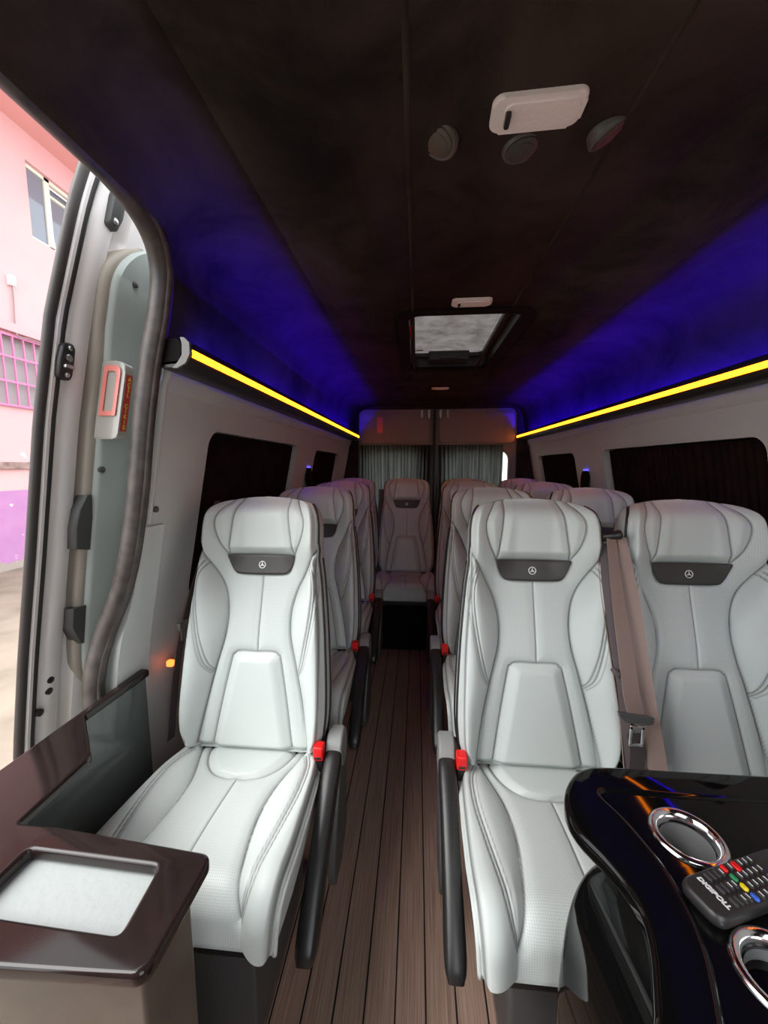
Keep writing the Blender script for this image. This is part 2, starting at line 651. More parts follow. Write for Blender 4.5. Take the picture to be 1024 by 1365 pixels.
def copy_tree(o, parent=None):
    c = o.copy()
    COL.objects.link(c)
    if parent is not None:
        c.parent = parent
        c.matrix_parent_inverse = o.matrix_parent_inverse.copy()
    for ch in [k for k in bpy.data.objects if k.parent == o]:
        copy_tree(ch, c)
    return c


def ribbon(name, pts, width, wdir, mat, parent=None, th=0.0016, n=6, local=False):
    """flat strap swept along points"""
    P = [Vector(p) for p in catmull(pts, n)]
    ws = wdir if isinstance(wdir, list) else [wdir] * len(pts)
    Wd = [Vector(p) for p in catmull(ws, n)]
    wl = width if isinstance(width, list) else [width] * len(pts)
    wl = [float(w[0]) for w in catmull([(w,) for w in wl], n)]
    V, Fc = [], []
    for i, p in enumerate(P):
        T = (P[min(i + 1, len(P) - 1)] - P[max(i - 1, 0)]).normalized()
        w = Wd[i].normalized()
        nn = T.cross(w).normalized()
        for a, b in ((-1, -1), (1, -1), (1, 1), (-1, 1)):
            V.append(p + w * (a * wl[i] / 2) + nn * (b * th / 2))
    for i in range(len(P) - 1):
        for k in range(4):
            l = (k + 1) % 4
            Fc.append((i * 4 + k, i * 4 + l, i * 4 + 4 + l, i * 4 + 4 + k))
    Fc.append((0, 1, 2, 3))
    e = (len(P) - 1) * 4
    Fc.append((e, e + 1, e + 2, e + 3))
    return mk(name, V, Fc, mat, parent, local=local, sharp=50)


def text_obj(name, body, size, mat, M4, parent=None, depth=0.0006, local=False, sx=1.0, spacing=1.0, shear=0.0, bold=0.0, line=1.0):
    cu = bpy.data.curves.new(name, 'FONT')
    cu.body = body
    cu.size = size
    cu.extrude = depth
    cu.align_x = 'CENTER'
    cu.align_y = 'CENTER'
    cu.space_character = spacing
    cu.space_line = line
    cu.shear = shear
    cu.offset = bold
    t = bpy.data.objects.new(name, cu)
    COL.objects.link(t)
    dg = bpy.context.evaluated_depsgraph_get()
    me = bpy.data.meshes.new_from_object(t.evaluated_get(dg))
    V = [M4 @ Vector((v.co.x * sx, v.co.y, v.co.z)) for v in me.vertices]
    Fc = [list(p.vertices) for p in me.polygons]
    bpy.data.objects.remove(t)
    bpy.data.curves.remove(cu)
    bpy.data.meshes.remove(me)
    return mk(name, V, Fc, mat, parent, smooth=False, local=local)


# ================================================================== VAN SHELL
XC = 0.20                    # centre line of the van
YR = 3.95                    # rear doors
YF = -0.45                   # the body is built forward to here, the cab beyond is open
PW = [(0.855, 0.30), (0.858, 0.27), (0.868, 0.215), (0.880, 0.203), (0.892, 0.13), (1.025, -0.52), (1.050, -0.70), (1.060, -1.35)]   # wall: (half width, height re lens)
PC = [(0.0, 0.60), (0.30, 0.60), (0.55, 0.597), (0.66, 0.590), (0.73, 0.575), (0.785, 0.548), (0.815, 0.50), (0.832, 0.43), (0.846, 0.35), (0.855, 0.29)]


def u_at(h):
    return float(np.interp(h, [p[1] for p in PW][::-1], [p[0] for p in PW][::-1]))


# floor
struct(box('floor', XC - 1.06, XC + 1.06, YF, YR + 0.05, -0.03, 0.0, M['floor'], bev=0))

# ceiling: suede shell with an opening for the roof hatch
HX0, HX1, HY0, HY1 = -0.045, 0.415, 1.60, 2.46
V, Fc = [], []


def add(pts, faces):
    b = len(V)
    V.extend(pts)
    Fc.extend([[i + b for i in f] for f in faces])


pts, fcs, ids = holed([(XC - 0.55, YF), (XC + 0.55, YF), (XC + 0.55, YR), (XC - 0.55, YR)], [rrect(HX0, HX1, HY0, HY1, 0.06)])
add([(x, y, CZ + (0.60 if abs(x - XC) < 0.4 else 0.597)) for x, y in pts], fcs)
pcf = [tuple(p) for p in catmull(PC, 4)]
for side in (-1, 1):
    for (ya, yb, umax) in ((YF, 0.885, 0.79 if side < 0 else 9), (0.885, 0.925, 0.80 if side < 0 else 9), (0.925, 0.955, 0.822 if side < 0 else 9), (0.955, YR, 9)):
        row = [p for p in pcf if p[0] >= 0.5499 and p[0] <= umax]
        ys = np.linspace(ya, yb, 2)
        P2 = [(XC + side * u, y, CZ + h) for y in ys for u, h in row]
        n = len(row)
        add(P2, [[i, i + 1, i + 1 + n, i + n] for i in range(n - 1)])
ceil = mk('ceiling', V, Fc, M['suede'], smooth=True, sharp=50)
bmw = bmesh.new()
bmw.from_mesh(ceil.data)
bmesh.ops.remove_doubles(bmw, verts=bmw.verts, dist=0.0005)
bmesh.ops.recalc_face_normals(bmw, faces=bmw.faces)
bmw.to_mesh(ceil.data)
bmw.free()
sol = ceil.modifiers.new('thickness', 'SOLIDIFY')
sol.thickness = 0.018
sol.offset = 0
struct(ceil)
# sewn ridges of the headliner
for i, (x, r) in enumerate(((-0.022, 0.007), (0.352, 0.006))):
    t = tube('trim_%d' % (i + 1), [(x, YF, CZ + 0.594), (x, 1.0, CZ + 0.594), (x, YR, CZ + 0.594)], r, M['suede'], n=8)
    struct(t)
# cross seam in front of the hatch
# side walls with window openings


def wall(side, y0, y1, wins, name):
    V, Fc = [], []

    def add(pts, faces):
        b = len(V)
        V.extend(pts)
        Fc.extend([[i + b for i in f] for f in faces])
    for grp in (PW[:5], PW[5:]):
        n = len(grp)
        P2 = [(XC + side * u, y, CZ + h) for y in (y0, y1) for u, h in grp]
        add(P2, [[i, i + 1, i + 1 + n, i + n] for i in range(n - 1)])
    ha, hb = PW[5][1], PW[4][1]
    pts, fcs, ids = holed([(y0, ha), (y1, ha), (y1, hb), (y0, hb)], [rrect(a, b, c, d, 0.055) for a, b, c, d in wins])
    add([(XC + side * u_at(h), y, CZ + h) for y, h in pts], fcs)
    # reveals
    for lp in ids[1:]:
        P2 = [(XC + side * (u_at(pts[i][1]) + o), pts[i][0], CZ + pts[i][1]) for o in (0.0, 0.048) for i in lp]
        n = len(lp)
        add(P2, [[i, (i + 1) % n, (i + 1) % n + n, i + n] for i in range(n)])
    o = mk(name, V, Fc, M['panel'], sharp=35)
    b = bmesh.new()
    b.from_mesh(o.data)
    bmesh.ops.remove_doubles(b, verts=b.verts, dist=0.0005)
    b.to_mesh(o.data)
    b.free()
    o.data.set_sharp_from_angle(angle=radians(35))
    return struct(o)


LW = [(1.262, 2.235, -0.47, 0.118), (2.63, 3.42, -0.47, 0.108)]
RW = [(1.335, 2.425, -0.47, 0.095), (2.84, 3.66, -0.47, 0.092)]
wl = wall(-1, 1.0, YR, LW, 'wall_left')
wr = wall(1, YF, YR, RW, 'wall_right')


def window(side, w, k, name, label, group):
    a, b, c, d = w
    poly = rrect(a - 0.01, b + 0.01, c - 0.01, d + 0.01, 0.06)
    V = [(XC + side * (u_at(h) + o), y, CZ + h) for o in (0.045, 0.052) for y, h in poly]
    n = len(poly)
    Fc = [list(range(n)), list(range(n, 2 * n))] + [[i, (i + 1) % n, (i + 1) % n + n, i + n] for i in range(n)]
    struct(mk('window_%d' % k, V, Fc, M['glass_dark'], smooth=False))
    # gathered curtain in the reveal
    ny = 150
    V, Fc = [], []
    a2 = a + 0.045 if side > 0 else a + 0.004
    b2 = b - 0.004 if side > 0 else b - 0.03
    # on the right wall the pale reveal shows on the far side
    if side > 0:
        a2, b2 = a + 0.004, b - 0.05
    if k == 1:
        b2 = b - 0.05
    ys = np.linspace(a2, b2, ny)
    ph = rng.uniform(0, 6)
    for h in np.linspace(c + 0.012, d - 0.006, 8):
        for y in ys:
            rd = 0.055
            hh = h
            V.append((XC + side * (u_at(h) + 0.022 + 0.006 * sin(y * 150 + ph + 2.0 * sin(y * 17)) * (1 if h < d - 0.03 else 0.7)), y, CZ + hh))
    for i in range(7):
        for j in range(ny - 1):
            Fc.append((i * ny + j, i * ny + j + 1, (i + 1) * ny + j + 1, (i + 1) * ny + j))
    cu = mk(name, V, Fc, M['curtain'])
    cu.modifiers.new('t', 'SOLIDIFY').thickness = 0.0015
    tag(cu, label, 'curtain', group)


window(-1, LW[0], 1, 'window_curtain', 'dark brown pleated curtain filling the large window of the left wall', 'dark curtains in the side windows')
window(-1, LW[1], 2, 'window_curtain', 'dark curtain in the small rear window of the left wall', 'dark curtains in the side windows')
window(1, RW[0], 3, 'window_curtain', 'dark brown pleated curtain filling the large window of the right wall', 'dark curtains in the side windows')
window(1, RW[1], 4, 'window_curtain', 'dark curtain in the small rear window of the right wall', 'dark curtains in the side windows')

# rolled front edge of the left wall and the swelling lower pillar trim
lip = [(XC - u_at(h) + 0.002, 1.0, CZ + h) for h in np.linspace(0.27, -0.16, 14)]
struct(tube('trim_3', lip, 0.011, M['panel'], n=10))
hs = np.linspace(-0.17, -1.33, 26)
prof = []
V, Fc = [], []
for h in hs:
    y0 = float(np.interp(-h, [0.17, 0.2, 0.35, 0.5, 0.65, 1.4], [0.985, 0.985, 0.975, 0.945, 0.94, 0.94]))
    xw = XC - u_at(h)
    for dx, dy in ((-0.05, 0.012), (-0.012, 0.0), (0.004, 0.004), (0.008, 0.016), (0.009, 0.04), (0.009, 1.055 - y0), (0.012, 1.065 - y0), (-0.02, 1.07 - y0)):
        V.append((xw + dx, y0 + dy, CZ + h))
n = 8
for i in range(len(hs) - 1):
    for k in range(n - 1):
        Fc.append((i * n + k, i * n + k + 1, (i + 1) * n + k + 1, (i + 1) * n + k))
Fc.append(tuple(range(n)))
Fc.append(tuple((len(hs) - 1) * n + k for k in range(n)))
struct(mk('trim_4', V, Fc, M['panel'], sharp=50))

# weather strip round the sliding-door opening
sp = [(-0.600, YF, CZ + 0.570), (-0.600, 0.30, CZ + 0.570), (-0.600, 0.66, CZ + 0.570), (-0.603, 0.80, CZ + 0.566), (-0.612, 0.90, CZ + 0.535), (-0.622, 0.945, CZ + 0.47),
      (-0.640, 0.95, CZ + 0.37), (-0.672, 0.95, CZ + 0.25), (-0.702, 0.95, CZ + 0.10), (-0.728, 0.95, CZ - 0.06), (-0.762, 0.95, CZ - 0.22), (-0.800, 0.95, CZ - 0.34),
      (-0.850, 0.94, CZ - 0.46), (-0.872, 0.92, CZ - 0.56), (-0.880, 0.915, CZ - 0.70), (-0.885, 0.915, CZ - 1.30)]
sp = catmull(sp, 6)
V, Fc = tube_data(sp, 0.026, 16, flat=1.0)
# two soft flutes along the strip
seal = mk('trim_5', V, Fc, M['rubber'], sharp=80)
struct(seal)
V, Fc = tube_data([Vector(p) + Vector((0.020, -0.004, 0.0)) for p in sp], 0.010, 10)
struct(mk('trim_6', V, Fc, M['rubber'], sharp=80))

# wall clips
for k, (px, py) in enumerate(((208, 679),)):
    h = W(px, py, y=1.03)[2] - CZ
    x = XC - u_at(h)
    c = W(px, py, x=x + 0.004)
    V, Fc = tube_data([c + Vector((-0.004, 0, 0)), c + Vector((0.003, 0, 0)), c + Vector((0.005, 0, 0))], [0.009, 0.009, 0.005], 16)
    tag(mk('panel_clip', V, Fc, M['dgrey'], sharp=40), 'small dark round clip pressed into the left wall panel beside the door seal', 'clip')

# unseen bulkhead added behind the camera; its opening is sized to control the daylight
pts, fcs, ids = holed([(XC - 1.05, 0.0), (XC + 1.05, 0.0), (XC + 1.05, CZ + 0.60), (XC - 1.05, CZ + 0.60)], [rrect(-0.02, 0.66, 0.45, CZ + 0.52, 0.08)])
fw_ = struct(mk('wall_front', [(x, YF, z) for x, z in pts], fcs, M['suede'], smooth=False))
fw_.modifiers.new('t', 'SOLIDIFY').thickness = 0.03

# rear frame (black suede return around the rear doors)
V, Fc = [], []
out = [(XC - 0.90, 0.62), (XC + 0.90, 0.62), (XC + 1.08, -0.2), (XC + 1.08, -1.36), (XC - 1.08, -1.36), (XC - 1.08, -0.2)]
DX0, DX1, DTOP = -0.600, 0.980, 0.566
inn = [(DX0 + 0.01, -1.29), (DX1 - 0.01, -1.29)] + [(DX1 - 0.01 + (-0.07 + 0.07 * cos(a)), DTOP - 0.08 + 0.07 * sin(a)) for a in np.linspace(0, pi / 2, 6)] + \
      [(DX0 + 0.08 - 0.07 * sin(a), DTOP - 0.08 + 0.07 * cos(a)) for a in np.linspace(0, pi / 2, 6)]
pts, fcs, ids = holed(out, [inn])
V = [(x, YR - 0.035, CZ + h) for x, h in pts]
rear = mk('wall_back', V, fcs, M['suede'], smooth=False)
rear.modifiers.new('t', 'SOLIDIFY').thickness = 0.03
struct(rear)

# rear door leaves, each with a window opening
DM = 0.170


def leaf(k, x0, x1, wx0, wx1, r0, r1):
    o = [(x0, -1.30), (x1, -1.30)]
    if r1:
        o += [(x1 - 0.06 + 0.06 * cos(a), DTOP - 0.05 + 0.06 * sin(a)) for a in np.linspace(0, pi / 2, 6)]
    else:
        o += [(x1, DTOP + 0.01)]
    if r0:
        o += [(x0 + 0.06 - 0.06 * sin(a), DTOP - 0.05 + 0.06 * cos(a)) for a in np.linspace(0, pi / 2, 6)]
    else:
        o += [(x0, DTOP + 0.01)]
    hole = rrect(wx0, wx1, -0.42, 0.150, 0.09)
    pts, fcs, ids = holed(o, [hole])
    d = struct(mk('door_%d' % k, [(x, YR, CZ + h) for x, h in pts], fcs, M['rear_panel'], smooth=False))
    d.modifiers.new('t', 'SOLIDIFY').thickness = 0.035
    g = rrect(wx0 - 0.01, wx1 + 0.01, -0.43, 0.16, 0.095)
    V = [(x, YR + 0.02 + o2, CZ + h) for o2 in (0, 0.004) for x, h in g]
    n = len(g)
    Fc = [list(range(n)), list(range(n, 2 * n))] + [[i, (i + 1) % n, (i + 1) % n + n, i + n] for i in range(n)]
    mk('window_pane', V, Fc, M['glass'], d, smooth=False)
    # raised header pad above the glass
    hp = rrect(x0 + 0.05, x1 - 0.05, 0.225, DTOP - 0.05, 0.03)
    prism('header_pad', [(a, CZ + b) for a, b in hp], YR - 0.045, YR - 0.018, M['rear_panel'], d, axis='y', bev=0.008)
    # roof hooks
    hx = x1 - 0.09 if k == 1 else x0 + 0.09
    for s in (-0.035, 0.035):
        bm = bmesh.new()
        bm_box(bm, hx + s - 0.012, hx + s + 0.012, YR - 0.06, YR - 0.03, CZ + DTOP - 0.09, CZ + DTOP - 0.02, 0.004)
        bm_box(bm, hx + s - 0.006, hx + s + 0.006, YR - 0.085, YR - 0.05, CZ + DTOP - 0.10, CZ + DTOP - 0.075, 0.003)
        mkbm('latch_hook', bm, M['steel'], d)
    # pale rubber edge strip
    xs = x0 + 0.012 if k == 1 else x1 - 0.012
    tube('edge_strip', [(xs, YR - 0.022, CZ - 1.0), (xs, YR - 0.022, CZ + 0.0), (xs, YR - 0.022, CZ + 0.45)], 0.008, M['grey'], d)
    return d


d1 = leaf(1, DX0 - 0.02, DM - 0.002, -0.545, 0.030, True, False)
d2 = leaf(2, DM + 0.002, DX1 + 0.02, 0.285, 0.905, False, True)
tube_c = tube('trim_7', [(DM, YR - 0.03, CZ - 1.3), (DM, YR - 0.03, CZ + 0.2), (DM, YR - 0.03, CZ + 0.555)], 0.014, M['piping'])
struct(tube_c)


def rear_curtain(x0, x1, h0, h1, label):
    nx, V, Fc = 220, [], []
    ph = rng.uniform(0, 6)
    hsr = np.linspace(h0, h1, 10)
    for i, h in enumerate(hsr):
        for x in np.linspace(x0, x1, nx):
            s = 0.6 + 0.4 * (h1 - h) / (h1 - h0)
            V.append((x + 0.006 * sin(h * 5 + x * 9), YR - 0.075 + 0.014 * s * sin(x * 170 + ph + 2.4 * sin(x * 13)), CZ + h))
    for i in range(9):
        for j in range(nx - 1):
            Fc.append((i * nx + j, i * nx + j + 1, (i + 1) * nx + j + 1, (i + 1) * nx + j))
    c = mk('rear_curtain', V, Fc, M['sheer'])
    return tag(c, label, 'curtain', 'sheer curtains on the rear doors')


rear_curtain(-0.585, 0.150, -0.75, 0.205, 'sheer black curtain covering the whole rear door window left of the middle')
rear_curtain(0.205, 0.830, -0.75, 0.205, 'sheer black curtain on the right rear door, pulled short of a bright strip of glass')
box_ = box('warning_sticker', -0.40, -0.345, YR - 0.0475, YR - 0.0455, CZ + 0.33, CZ + 0.48, M['lens_red'], bev=0.0)
tag(box_, 'small red sticker on the left rear door above the curtain', 'sticker')

# ================================================================== LED LIGHT BARS
SEC = [(0.779, 0.313), (0.769, 0.299), (0.768, 0.278), (0.780, 0.258), (0.800, 0.247), (0.848, 0.247), (0.848, 0.258), (0.800, 0.262), (0.790, 0.272), (0.786, 0.313)]


def light_bar(side, y0, y1, label):
    t = tag(empty('led_light_bar', (XC + side * 0.80, (y0 + y1) / 2, CZ + 0.247)), label, 'light bar', 'yellow LED bars along the ceiling edges')

    def sweep(name, sec, mat, ya=y0, yb=y1):
        n = len(sec)
        V = [(XC + side * u, y, CZ + h) for y in (ya, yb) for u, h in sec]
        Fc = [[i, (i + 1) % n, (i + 1) % n + n, i + n] for i in range(n)] + [list(range(n)), list(range(n, 2 * n))]
        return mk(name, V, Fc, mat, t, sharp=50)
    sweep('housing', SEC, M['black'])
    sweep('yellow_diffuser', [(0.7675, 0.291), (0.7655, 0.289), (0.7655, 0.277), (0.769, 0.272), (0.771, 0.276), (0.770, 0.289)], M['yellow'], y0 + 0.012, y1)
    sweep('blue_tape', [(0.816, 0.2625), (0.828, 0.2615), (0.828, 0.268), (0.816, 0.268)], M['blue'], y0 + 0.07, y1 - 0.12)
    cap = [(0.778, 0.316), (0.764, 0.303), (0.764, 0.276), (0.777, 0.254), (0.799, 0.243), (0.812, 0.243), (0.796, 0.258), (0.785, 0.274), (0.783, 0.300), (0.787, 0.316)]
    plug = [(0.787, 0.30), (0.800, 0.256), (0.853, 0.252), (0.853, 0.30), (0.84, 0.316), (0.80, 0.316)]
    sweep('end_plug', plug, M['black_matte'], y0, y0 + 0.04)  # added block that stops blue light spilling past the bar end
    for ya, yb in ((y0 - 0.008, y0), (y1, y1 + 0.008)):
        sweep('end_cap', cap, M['cap'], ya, yb)
    return t


light_bar(-1, 0.955, 3.78, 'yellow LED light bar along the ceiling edge of the left wall')
light_bar(1, 0.25, 3.90, 'yellow LED light bar along the ceiling edge of the right wall')

# ================================================================== CEILING FITTINGS


def ceiling_lamp(x, y, w, d, label, rz=0.0, mini=False):
    t = tag(empty('ceiling_lamp', (x, y, CZ + 0.598), rz), label, 'ceiling lamp', 'white lamps on the ceiling')
    bm = bmesh.new()
    prism_bm(bm, rrect(-w / 2, w / 2, -d / 2, d / 2, d * 0.26, 8), -0.016, 0.004, 'z', 0.005, 3)
    mkbm('lamp_body', bm, M['lamp_body'], t, local=True)
    bm = bmesh.new()
    prism_bm(bm, rrect(-w * 0.36, w * 0.44, -d * 0.34, d * 0.34, d * 0.2, 6), -0.0185, -0.012, 'z', 0.0015, 2)
    mkbm('lens', bm, M['lamp_lens'], t, local=True)
    bm = bmesh.new()
    prism_bm(bm, rrect(-w * 0.345, -w * 0.285, -d * 0.2, d * 0.2, w * 0.02, 4), -0.026, -0.014, 'z', 0.002, 2)
    mkbm('switch', bm, M['black'], t, local=True)
    return t


ceiling_lamp(0.193, 0.733, 0.150, 0.070, 'large white ceiling lamp with black switch, above the three round vents', rz=radians(-2))
ceiling_lamp(0.191, 1.490, 0.142, 0.060, 'small white ceiling lamp just in front of the roof hatch')
ceiling_lamp(0.172, 3.05, 0.13, 0.055, 'faint slim ceiling lamp far back between hatch and rear doors')


def vent(x, y, tilt, mat, label):
    t = tag(empty('air_vent', (x, y, CZ + 0.597)), label, 'air vent', 'round vents behind the ceiling lamp')
    R = Matrix.Rotation(tilt[1], 3, 'Y') @ Matrix.Rotation(tilt[0], 3, 'X')

    def turned(prof, seg=32):
        V = [R @ Vector((r * cos(2 * pi * k / seg), r * sin(2 * pi * k / seg), z)) + Vector((0, 0, -0.006)) for r, z in prof for k in range(seg)]
        Fc = [[i * seg + k, i * seg + (k + 1) % seg, (i + 1) * seg + (k + 1) % seg, (i + 1) * seg + k] for i in range(len(prof) - 1) for k in range(seg)]
        Fc.append(list(range(seg)))
        Fc.append([(len(prof) - 1) * seg + k for k in range(seg)])
        return V, Fc
    V, Fc = turned([(0.033, 0.022), (0.0365, 0.004), (0.036, -0.001), (0.033, -0.004), (0.029, -0.0025)])
    mk('bezel', V, Fc, M['dgrey'], t, local=True, sharp=40)
    V, Fc = turned([(0.0285, 0.0), (0.0285, -0.004), (0.026, -0.006)])
    disc = mk('disc', V, Fc, mat, t, local=True, sharp=40)
    V, Fc = turned([(0.020, -0.004), (0.020, -0.007), (0.016, -0.0085)])
    mk('hub', V, Fc, mat, disc, local=True, sharp=40)
    return t


vent(0.033, 0.785, (radians(-8), radians(24)), M['hub_tan'], 'tan round ceiling vent, leftmost of the three, beside the seam')
vent(0.190, 0.815, (radians(0), radians(-8)), M['hub_grey'], 'dark grey round ceiling vent, middle of the three')
vent(0.338, 0.795, (radians(8), radians(-30)), M['hub_brown'], 'reddish brown round ceiling vent, rightmost of the three')

# roof hatch
rh = tag(empty('roof_hatch', ((HX0 + HX1) / 2, (HY0 + HY1) / 2, CZ + 0.59)), 'square roof hatch with grey dusty glass and black frame in the ceiling', 'roof hatch')


def ring(name, o, i, z0, z1, mat, parent):
    pts, fcs, ids = holed(o, [i])
    n = len(pts)
    V = [(x, y, z) for z in (z0, z1) for x, y in pts]
    Fc = fcs + [[k + n for k in f] for f in fcs]
    for lp in ids:
        m = len(lp)
        Fc += [[lp[k], lp[(k + 1) % m], lp[(k + 1) % m] + n, lp[k] + n] for k in range(m)]
    return mk(name, V, Fc, mat, parent, smooth=False)


ring('frame', rrect(HX0 - 0.045, HX1 + 0.045, HY0 - 0.045, HY1 + 0.045, 0.09), rrect(HX0 + 0.004, HX1 - 0.004, HY0 + 0.004, HY1 - 0.004, 0.055), CZ + 0.586, CZ + 0.602, M['black_matte'], rh)
# deep inner collar
o_, i_ = rrect(HX0 - 0.01, HX1 + 0.01, HY0 - 0.01, HY1 + 0.01, 0.07), rrect(HX0 + 0.006, HX1 - 0.006, HY0 + 0.006, HY1 - 0.006, 0.055)
ring('collar', o_, i_, CZ + 0.602, CZ + 0.685, M['black'], rh)
ring('inner_lip', i_, rrect(HX0 + 0.014, HX1 - 0.04, HY0 + 0.015, HY1 - 0.03, 0.03), CZ + 0.655, CZ + 0.6755, M['black'], rh)
box('glass', HX0 - 0.005, HX1 + 0.005, HY0 - 0.005, HY1 + 0.005, CZ + 0.676, CZ + 0.682, M['hatch'], rh, bev=0)
bm = bmesh.new()
bm_box(bm, 0.06, 0.30, HY1 - 0.11, HY1 - 0.035, CZ + 0.612, CZ + 0.668, 0.012, 3)
bm_box(bm, 0.12, 0.24, HY1 - 0.125, HY1 - 0.10, CZ + 0.620, CZ + 0.645, 0.006, 2)
mkbm('opening_handle', bm, M['black'], rh)
box('release_tab', HX0 + 0.006, HX0 + 0.018, 1.83, 1.93, CZ + 0.605, CZ + 0.63, M['red'], rh, bev=0.003)
box('maker_label', HX0 + 0.03, HX0 + 0.075, HY1 - 0.105, HY1 - 0.085, CZ + 0.672, CZ + 0.675, M['white'], rh, bev=0)

# ================================================================== SEATS
ZC = 0.48                    # crease height
TILT = 0.215


def smoothstep(a, b, x):
    t = np.clip((x - a) / (b - a), 0, 1)
    return t * t * (3 - 2 * t)


def spline_interp(zs, xs, z):
    """smooth 1-D interpolation"""
    d = np.linspace(zs[0], zs[-1], 800)
    y = np.interp(d, zs, xs)
    k = np.hanning(41)
    k /= k.sum()
    yp = np.concatenate([np.full(20, y[0]) , y, np.full(20, y[-1])])
    ys = np.convolve(yp, k, 'valid')
    ys[:6] = y[:6]
    ys[-6:] = y[-6:]
    return np.interp(z, d, ys)


def seam_field(X, Z, seams):
    """groove depth and seam colour mask from poly-line seams"""
    dep = np.zeros_like(X)
    mask = np.zeros_like(X)
    P = np.stack([X.ravel(), Z.ravel()], 1)
    for pts, d, w, pil in seams:
        d, w, pil = d * 1.35, w * 1.2, pil * 1.5
        c = np.array(catmull(pts, 10))
        A, B = c[:-1], c[1:]
        best = np.full(len(P), 9.0)
        for a, b in zip(A, B):
            ab = b - a
            L = ab @ ab + 1e-12
            t = np.clip(((P - a) @ ab) / L, 0, 1)
            q = P - (a + t[:, None] * ab)
            best = np.minimum(best, np.hypot(q[:, 0], q[:, 1]))
        best = best.reshape(X.shape)
        dep = np.maximum(dep, d * np.exp(-(best / w) ** 2) + pil * np.exp(-(best / 0.014) ** 2))
        mask = np.maximum(mask, np.exp(-(best / (w * 0.55)) ** 2) * min(1.0, d / 0.003))
    return dep, mask


def mirror(seams):
    out = []
    for pts, d, w, p in seams:
        out.append((pts, d, w, p))
        if max(abs(q[0]) for q in pts) > 0.006:
            out.append(([(-x, z) for x, z in pts], d, w, p))
    return out


HB = 0.776
WZ = ([0, .012, .03, .06, .12, .18, .26, .35, .44, .52, .565, .60, .64, .68, .71, .73, .75, .762, .770, HB],
      [.186, .202, .213, .222, .227, .226, .222, .216, .208, .199, .192, .188, .188, .187, .182, .174, .158, .138, .108, .02])
BZ = ([0, .15, .25, .34, .42, .53, .60, .62, .80], [.172, .152, .127, .106, .105, .150, .186, .26, .26])


def bw(z):
    return np.interp(z, *WZ) if np.ndim(z) == 0 else spline_interp(WZ[0], WZ[1], z)


def back_height(X, Z):
    Wd = spline_interp(WZ[0], WZ[1], Z)
    b = spline_interp(BZ[0], BZ[1], Z)
    A = np.abs(X)
    q = np.clip((A - b) / np.maximum(Wd - b, 0.02), 0, 1)
    mixw = smoothstep(0.50, 0.63, Z)
    bol = 0.054 * np.sin(pi * 0.66 * q) * (0.75 + 0.25 * smoothstep(0, 0.1, Z))
    wing = 0.052 * smoothstep(0.045, 0.185, A)
    f = bol * (1 - mixw) + wing * mixw - 0.022 * smoothstep(0.30, 0.56, Z) * (1 - 0.5 * smoothstep(0.60, 0.70, Z)) * (1 - smoothstep(0.10, 0.19, A))
    # lumbar pillow
    lw = np.interp(Z, [0, .27, .29], [.128, .076, .05])
    f += 0.010 * smoothstep(0, 0.035, lw - A) * smoothstep(0.285, 0.255, Z)
    # head cushion
    hd = smoothstep(0.583, 0.612, Z)
    ow = np.interp(Z, [.58, .64, .70, .78], [.110, .137, .146, .105])
    iw = np.interp(Z, [.58, .68, .78], [.108, .095, .080])
    f += hd * 0.013 * (1 - smoothstep(0.09, 0.15, A))
    f += hd * 0.006 * smoothstep(0, 0.025, ow - A)
    f += hd * 0.008 * smoothstep(0, 0.03, iw - A)
    f -= 0.060 * smoothstep(0.69, HB + 0.004, Z) ** 2
    # rolled rim
    f -= 0.026 * smoothstep(Wd - 0.020, Wd, A) ** 2
    f -= 0.018 * smoothstep(0.022, 0.0, Z) ** 2
    return f, Wd, b


BACK_SEAMS = mirror([
    ([(.080, .774), (.090, .71), (.098, .65), (.108, .586)], .0035, .0028, .002),
    ([(.104, .770), (.140, .71), (.145, .67), (.132, .625), (.110, .586)], .0035, .0028, .002),
    ([(-.112, .584), (0, .586), (.112, .584)], .003, .003, .001),
    ([(-.110, .582), (-.098, .545), (-.078, .524), (0, .520), (.078, .524), (.098, .545), (.110, .582)], .002, .003, .0),
    ([(.187, .602), (.150, .535), (.118, .470), (.104, .40), (.108, .33), (.128, .25), (.151, .15), (.168, .06), (.175, .012)], .005, .0032, .004),
    ([(.172, .565), (.190, .515), (.192, .45), (.180, .36), (.158, .26), (.137, .222)], .003, .0022, .003),
    ([(.164, .560), (.182, .512), (.184, .45), (.172, .36), (.150, .264), (.135, .228)], .003, .0022, .002),
    ([(.178, .575), (.198, .518), (.200, .45), (.188, .36), (.166, .262), (.140, .218)], .0016, .0018, .0),
    ([(.004, .520), (.004, .400), (.004, .287)], .0028, .0020, .002),
    ([(.0, .287), (.055, .287), (.072, .278), (.080, .262), (.104, .14), (.126, .012)], .004, .0028, .003),
    ([(.190, .600), (.190, .54), (.200, .44), (.208, .34), (.212, .24), (.214, .14), (.210, .06), (.195, .025)], .003, .003, .001),
])


def grid_faces(nr, nc):
    Fc = []
    for i in range(nr - 1):
        for j in range(nc - 1):
            Fc.append((i * nc + j, i * nc + j + 1, (i + 1) * nc + j + 1, (i + 1) * nc + j))
    return Fc


def tiltp(x, y, z):
    """back-local (y back, z up the back) -> seat-local"""
    z = z * 1.024
    return (x, y * cos(TILT) + z * sin(TILT), ZC + z * cos(TILT) - y * sin(TILT))


